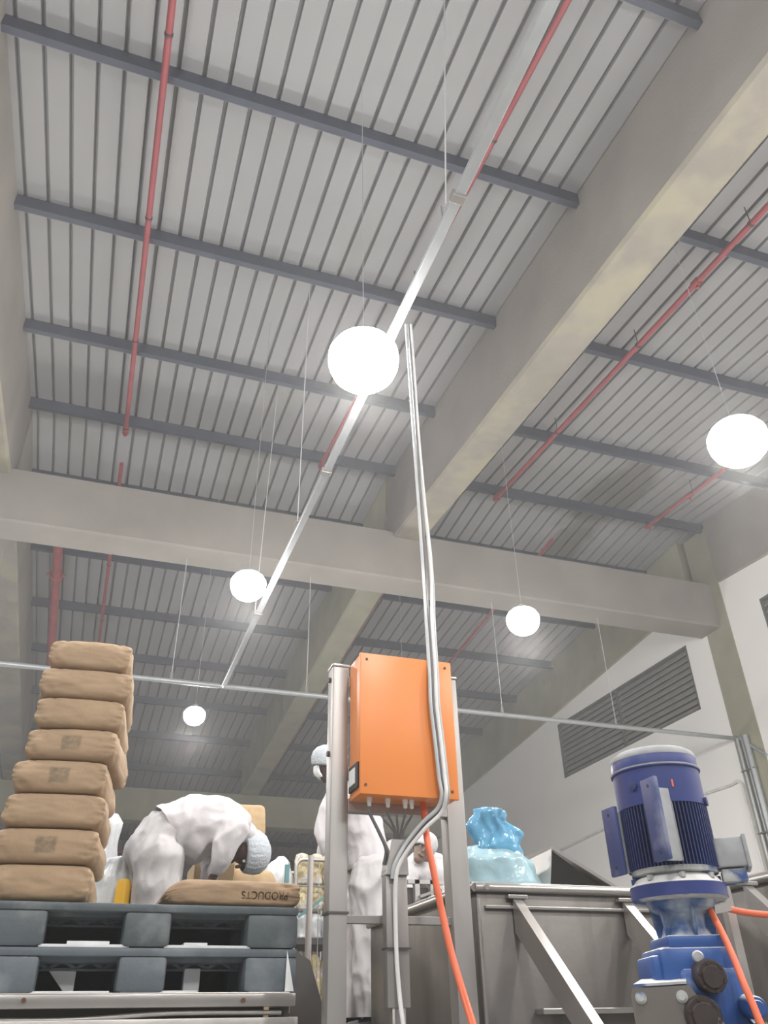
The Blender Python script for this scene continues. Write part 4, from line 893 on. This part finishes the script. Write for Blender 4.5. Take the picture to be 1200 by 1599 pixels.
# B: the standing worker behind the left post
B_ = thing('person', (P(574,1590,6).x, 6.0, 0), 'person in white coat standing behind the left post, head bowed to the left', 'person')
hipB = P(577,1352,6.0); waB = P(570,1312,6.0); chB = P(553,1262,6.0); shB = P(540,1236,6.0); nkB = P(522,1216,6.0); hdB = P(511,1194,6.0)
hips = [P(577,1362,5.88), P(567,1362,6.12)]; kn_ = [Vector((h.x+.01,h.y,.52)) for h in hips]; an_ = [Vector((hips[0].x+.01,hips[0].y,.10)), Vector((hips[1].x-.08,hips[1].y,.10))]
sN, sF = P(527,1240,5.82), P(530,1240,6.18); eN, eF = P(508,1302,5.80), P(512,1302,6.16); wN, wF = P(524,1342,5.78), P(505,1345,6.05)
upB, fwB = Vector((-.25,0,.95)), Vector((-.85,.45,-.35))
bm = NB(); limb(bm, [(hipB,.14,.12),(waB,.13,.10),(chB,.155,.115),(shB,.17,.09),(nkB,.058,.055),(hdB,.05,.05)], (0,1,0)); legs_(bm, hips, kn_, an_, .078,.056,.04)
for s, e, w_ in ((sN,eN,wN),(sF,eF,wF)):
    limb(bm, [(s,.05,.05),(e,.038,.038),(w_,.027,.024)]); hand(bm, w_, (w_-e), Vector((0,.8 if s is sN else -.8,-.1)), Vector((0,0,1)))
hc = head(bm, hdB, upB, fwB, 1.05); fuse('body', bm, M['skin'], B_, .0085, 2); eyes(B_, *hc, 1.05); netcap(B_, *hc, M['net'], 1.12); mask(B_, *hc, M['sheet'], 1.05)
bm = NB(); limb(bm, [(hipB+Vector((0,0,.06)),.19,.155),(hipB,.19,.15)], (0,1,0)); legs_(bm, hips, kn_, an_, .14,.125,.105)
fuse('trousers', bm, M['cloth2'], B_, .012, 3, .045, 6.5, cut=[(Vector((0,0,.085)), Vector((0,0,-1)))], seed=8)
bm = NB(); limb(bm, [(P(577,1348,6.0),.205,.165),(waB,.195,.155),(chB,.20,.15),(shB,.195,.11),(P(528,1222,6.0),.075,.07)], (0,1,0))
for s, e, w_ in ((sN,eN,wN),(sF,eF,wF)): limb(bm, [(s,.085,.085),(e,.072,.075),(w_-(w_-e)*.1,.055,.055)])
ct = P(577,1346,6.0); fuse('coat', bm, M['cloth'], B_, .012, 3, .032, 6, cut=[(Vector((ct.x,ct.y,ct.z-.04)), Vector((.12,0,-1)))], seed=3)
for a in an_: shoe(B_, a, (-1,.2,0), M['boot'])

# C: the worker leaning over the bin
C_ = thing('person', (P(668,1400,7.5).x, 7.5, 0), 'person in white hairnet leaning over the bin between trunking and right post', 'person')
hipC = Vector((P(668,1400,7.5).x, 7.55, .97)); chC = P(666,1358,7.1); shC = P(664,1362,6.98); nkC = P(664,1346,6.93); hdC = P(661,1326,6.86)
sN, sF = P(641,1366,6.95), P(690,1362,6.98); eN, eF = P(632,1402,6.9), P(694,1395,6.9); wN, wF = P(648,1428,6.75), P(684,1424,6.75)
hips = [hipC+Vector((-.1,0,-.05)), hipC+Vector((.1,0,-.05))]; kn_ = [Vector((h.x,h.y,.5)) for h in hips]; an_ = [Vector((h.x,h.y+.02,.1)) for h in hips]
upC, fwC = Vector((.42,-.2,.75)), Vector((-.45,-.75,-.5))
bm = NB(); limb(bm, [(hipC,.15,.12),(hipC*.5+chC*.5,.14,.11),(chC,.17,.11),(shC,.18,.08)], (1,0,0)); limb(bm, [(shC,.06,.06),(nkC,.055,.055),(hdC,.05,.05)], (1,0,0)); legs_(bm, hips, kn_, an_, .08,.056,.04)
for s, e, w_ in ((sN,eN,wN),(sF,eF,wF)):
    limb(bm, [(s,.05,.05),(e,.038,.038),(w_,.027,.024)]); hand(bm, w_, (w_-e), Vector((0,-.3,-1)), Vector((1 if s is sN else -1,0,0)))
hc = head(bm, hdC, upC, fwC, 1.05); fuse('body', bm, M['skin2'], C_, .0085, 2); eyes(C_, *hc, 1.05); netcap(C_, *hc, M['cloth'], 1.14)
bm = NB(); limb(bm, [(hipC+Vector((0,0,.03)),.19,.15),(hipC+Vector((0,0,-.04)),.19,.15)], (1,0,0)); legs_(bm, hips, kn_, an_, .12,.10,.09); fuse('trousers', bm, M['cloth2'], C_, .016, 4, .014, 7, cut=[(Vector((0,0,.085)), Vector((0,0,-1)))])
bm = NB(); limb(bm, [(hipC,.2,.16),(hipC*.5+chC*.5,.19,.15),(chC,.21,.15),(shC,.215,.115)], (1,0,0)); limb(bm, [(shC,.10,.09),(P(664,1352,6.95),.085,.08)], (1,0,0))
for s, e, w_ in ((sN,eN,wN),(sF,eF,wF)): limb(bm, [(s,.09,.085),(e,.07,.07),(w_-(w_-e)*.1,.052,.052)])
fuse('coat', bm, M['cloth'], C_, .012, 3, .03, 7, seed=6)
for a in an_: shoe(C_, a, (0,-1,0), M['boot'])

# ------------------------------------------------------------------ working platform and what stands on it
pf = thing('work_platform', (2, 6.8, FLOOR), 'raised steel work platform carrying the workers', 'platform')
bm = NB(); box(bm, (-2.4,4.85,-.06), (4.6,9.6,0)); bm_obj('deck', bm, M['dark'], pf)
for x in (-2.3, 0, 2.4, 4.5):
    for y in (4.95, 9.45):
        bm = NB(); box(bm, (x-.05,y-.05,FLOOR), (x+.05,y+.05,-.06)); bm_obj('leg', bm, M['dark'], pf)
a = P(457,1482,4.84); b = P(484,1500,4.84); c = P(521,1600,4.84)
bm = NB(); prism(bm, [(a.x,4.828,a.z),(b.x,4.828,b.z),(c.x,4.828,-.06),(a.x,4.828,-.06)], (0,.02,0)); bm_obj('kick_plate', bm, M['dark'], pf)
# guard post
a = P(486,1336,4.88); bm = NB(); tube(bm, [(a.x,4.88,.0),(a.x,4.88,a.z)], .017, 14)
tag(bm_obj('guard_post', bm, M['stainless'], None, 40), 'round steel post standing left of the orange cabinet frame', 'post')
# roll cage with bagged goods
cz = 5.30; xl, xr = P(461,1400,cz).x, P(461,1400,cz).x+.30; zt = P(490,1343,cz).z; zm = P(490,1384,cz).z; zs = P(490,1466,cz).z
cg = thing('roll_cage', ((xl+xr)/2, cz+.25, 0), 'steel roll cage full of bagged yellow goods left of the frame post', 'cage')
def rail_(y, nm):
    bm = NB(); r = .05
    tube(bm, [(xl,y,.1),(xl,y,zt-r)]+[(xl+r-r*math.cos(t*PI/8),y,zt-r+r*math.sin(t*PI/8)) for t in range(1,4)]+[(xl+r,y,zt),(xr-r,y,zt)]+[(xr-r+r*math.sin(t*PI/8),y,zt-r+r*math.cos(t*PI/8)) for t in range(1,4)]+[(xr,y,zt-r),(xr,y,.1)], .011, 10)
    o = bm_obj(nm, bm, M['stainless'], cg, 40)
    bm = NB()
    for k in range(1, 4): x = xl+(xr-xl)*k/4; tube(bm, [(x,y,.12),(x,y,zt)], .003, 6)
    tube(bm, [(xl,y,zm),(xr,y,zm)], .005, 6); tube(bm, [(xl,y,.12),(xr,y,.12)], .008, 6)
    bm_obj('wires', bm, M['stainless'], o)
rail_(cz, 'front_frame'); rail_(cz+.5, 'back_frame')
bm = NB(); box(bm, (xl,cz,zs-.03), (xr,cz+.5,zs)); bm_obj('shelf', bm, M['dark'], cg)
bm = NB(); box(bm, (xl,cz,.09), (xr,cz+.5,.12)); bm_obj('base', bm, M['dark'], cg)
bm = NB(); p = P(466,1432,cz-.01); q = P(516,1394,cz-.01); bar(bm, p, q+(q-p)*.5, .008, .016); bm_obj('cross_brace', bm, M['teal'], cg)
for x in (xl+.03, xr-.03):
    for y in (cz+.04, cz+.46): bm = NB(); lathe(bm, [(0,-.012),(.045,-.012),(.045,.012),(0,.012)], (x,y,.0455), 20, (0,1,0)); bm_obj('wheel', bm, M['blk'], cg, 40)
cw_ = (xr-xl-.03)/3; nb = 0
rowz = [zs+.003, zs+(zt-zs)*.36, zs+(zt-zs)*.69]
for c_ in range(3):
    for r_ in range(3):
        x = xl+.015+cw_*(c_+.5); h = (zt-zs)*.335 if r_ < 2 else (zt+.055-rowz[2])
        soft('plastic_bag', [(0,.02,0),(0,.044,.008),(0,.047,h*.3),(0,.046,h*.75),(0,.036,h*.94),(0,.008,h)], (x, cz+.10, rowz[r_]), M['plastic_y'] if r_ else M['plastic'], 'plastic bag of yellow goods in roll cage, %s row up, %s from left' % (ORD[r_], ORD[c_]), 'bag', 1.2, .012, 14, nb, 26, 'bags in the roll cage'); nb += 1
    x = xl+.015+cw_*(c_+.5)
    soft('plastic_bag', [(0,.02,0),(0,.043,.01),(0,.046,.12),(0,.04,.24),(0,.01,.30)], (x, cz+.10, .124), M['plastic_y'], 'plastic bag on the roll cage floor, %s from its left rail' % ORD[c_], 'bag', 1.2, .014, 12, 20+c_, 26, 'bags on the cage floor')
# slumped clear bag left of the cage, and a green bottle-like post
h0 = P(440,1330,5.25).z
soft('plastic_sack', [(0,.10,0),(0,.16,.02),(0,.17,h0*.45),(.01,.155,h0*.72),(.045,.105,h0*.88),(.07,.062,h0*.965),(.075,.015,h0)], (P(432,1390,5.3).x-.03, 5.42, .001), M['plastic'], 'slumped clear plastic sack between the bending worker and the roll cage', 'sack', .8, .03, 7, 9, 44)
bm = NB(); p = P(449,1350,5.2); box(bm, (p.x-.013,5.19,0), (p.x+.013,5.21,p.z), .002); tag(bm_obj('green_post', bm, M['teal']), 'narrow dark green strip in front of the slumped clear sack', 'post')
# left: white wrapped item and yellow drum
hz_ = P(172,1268,5.2).z
soft('wrapped_item', [(0,.06,0),(0,.13,.02),(.0,.125,.45),(.02,.118,.66),(.02,.09,.76),(.022,.062,.85),(.02,.055,.95),(.022,.052,hz_-.05),(.022,.02,hz_)], (P(150,1400,5.2).x, 5.25, .001), M['plastic'], 'tall narrow item wrapped in white plastic beside the tall bag stack', 'wrapping', .8, .018, 6, 13, 40)
soft('plastic_sack', [(0,.06,0),(0,.10,.02),(0,.11,.5),(.0,.095,.74),(.02,.05,.84),(.03,.01,P(190,1340,5.1).z)], (P(176,1400,5.08).x-.015, 5.06, .001), M['plastic'], 'crumpled white plastic bag just left of the bending worker', 'sack', .7, .04, 9, 17, 40)
bm = NB(); p = P(196,1374,4.93); lathe(bm, [(0,0),(.036,0),(.04,.02),(.04,p.z-.03),(.03,p.z),(0,p.z)], (P(192,1395,4.93).x,4.93,.001), 36); tag(bm_obj('yellow_container', bm, M['yellow'], None, 35), 'narrow yellow plastic container beside the legs of the bending worker', 'container')
# cartons / sacks behind the bending worker
xs_, xe_ = P(372,1290,6.0).x, P(414,1290,6.0).x; ztp = P(395,1256,6.0).z; n_ = 5; hh = ztp/n_
for k in range(n_):
    bm = sack_mesh(xe_-xs_+.02, .24, hh+.004, 30+k, creases=False); me = bpy.data.meshes.new('brown_package'); bm.to_mesh(me); bm.free()
    for p in me.polygons: p.use_smooth = True
    me.materials.append(M['paper2']); o = bpy.data.objects.new('brown_package', me); COL.objects.link(o); o.location = ((xs_+xe_)/2-.012*(n_-1-k)*.5, 6.12, k*hh); o.rotation_euler = (0,0,R_((-6,5,-3,6,-8)[k]))
    tag(o, 'brown package behind the bending worker, %s from the bottom of its pile' % ORD[k] if k < n_-1 else 'topmost brown package showing above the shoulder of the bending worker', 'package', 'brown packages behind the bending worker')
x0_, x1_ = P(312,1360,5.0).x, P(334,1360,5.0).x; z_ = P(322,1337,5.05).z
bm = NB(); box(bm, (x0_,5.25,.001), (x0_+.24,5.6,z_), .004); cb = bm_obj('cardboard_box', bm, M['card']); tag(cb, 'tall cardboard box seen under the chest of the bending worker', 'box')
x0_, z_ = P(362,1360,4.62).x, P(380,1352,5.2).z
bm = sack_mesh(.30,.34,z_-.002,41, creases=False); me = bpy.data.meshes.new('brown_package'); bm.to_mesh(me); bm.free()
for p in me.polygons: p.use_smooth = True
me.materials.append(M['paper2']); o = bpy.data.objects.new('brown_package', me); COL.objects.link(o); o.location = (P(392,1370,5.35).x, 5.42, .001); tag(o, 'upright brown package directly under the head of the bending worker', 'package')
# steel bin and feeder between the posts
xb0, xb1 = P(548,1500,6.5).x+.42, P(760,1500,6.5).x; zt = P(640,1452,6.5).z
bn = thing('steel_bin', ((xb0+xb1)/2, 6.8, 0), 'dull steel bin behind the trunking, below the leaning worker', 'bin')
bm = NB(); box(bm, (xb0,6.5,0), (xb1,6.74,zt), .01); bm_obj('shell', bm, M['stainless_tank'], bn, 30)
bm = NB(); tube(bm, [(xb0,6.49,zt),(xb1,6.49,zt)], .014, 10); bm_obj('rim', bm, M['stainless'], bn, 40)
z1 = P(650,1374,6.4).z
xa_, xm_, xc_ = P(637,1400,6.4).x, P(674,1400,6.4).x, P(694,1400,6.4).x
bm = NB(); box(bm, (xa_,6.44,zt), (xc_,6.70,z1-.05), .004); bm_obj('feeder_body', bm, M['dark'], bn)
bm = NB(); x = P(651,1390,6.4).x; box(bm, (x-.02,6.38,zt-.02), (x+.02,6.43,z1)); x = xm_; box(bm, (x-.012,6.38,zt+.1), (x+.012,6.43,z1)); box(bm, (xa_,6.38,z1-.03), (xc_,6.43,z1)); bm_obj('feeder_frame', bm, M['stainless'], bn)
p = P(656,1400,6.36); q = P(676,1393,6.36); bm = NB(); bar(bm, p, q, .02, .02); bm_obj('handle', bm, M['stainless_bright'], bn)
bm = NB(); prism(bm, [P(640,1432,6.36), P(697,1432,6.36), P(690,1400,6.36), P(652,1405,6.36)], (0,.02,0)); bm_obj('chute', bm, M['stainless_tank'], bn)
# ------------------------------------------------------------------ haze volume added for a soft glow round the lamps
hm = bpy.data.materials.new('glow_haze'); hm.use_nodes = True; nt = hm.node_tree; nt.nodes.clear()
ou = nt.nodes.new('ShaderNodeOutputMaterial'); vs_ = nt.nodes.new('ShaderNodeVolumeScatter'); vs_.inputs['Density'].default_value = .008; vs_.inputs['Anisotropy'].default_value = .55; vs_.inputs['Color'].default_value = (1,1,1,1)
nt.links.new(vs_.outputs[0], ou.inputs['Volume'])
bm = NB(); box(bm, (-8.8,-6.9,FLOOR+.01), (10.40,42.9,8.2)); hz_o = bm_obj('glow_haze', bm, hm)
tag(hz_o, 'thin haze added for lamp glow, filling the hall', 'haze', kind='stuff')
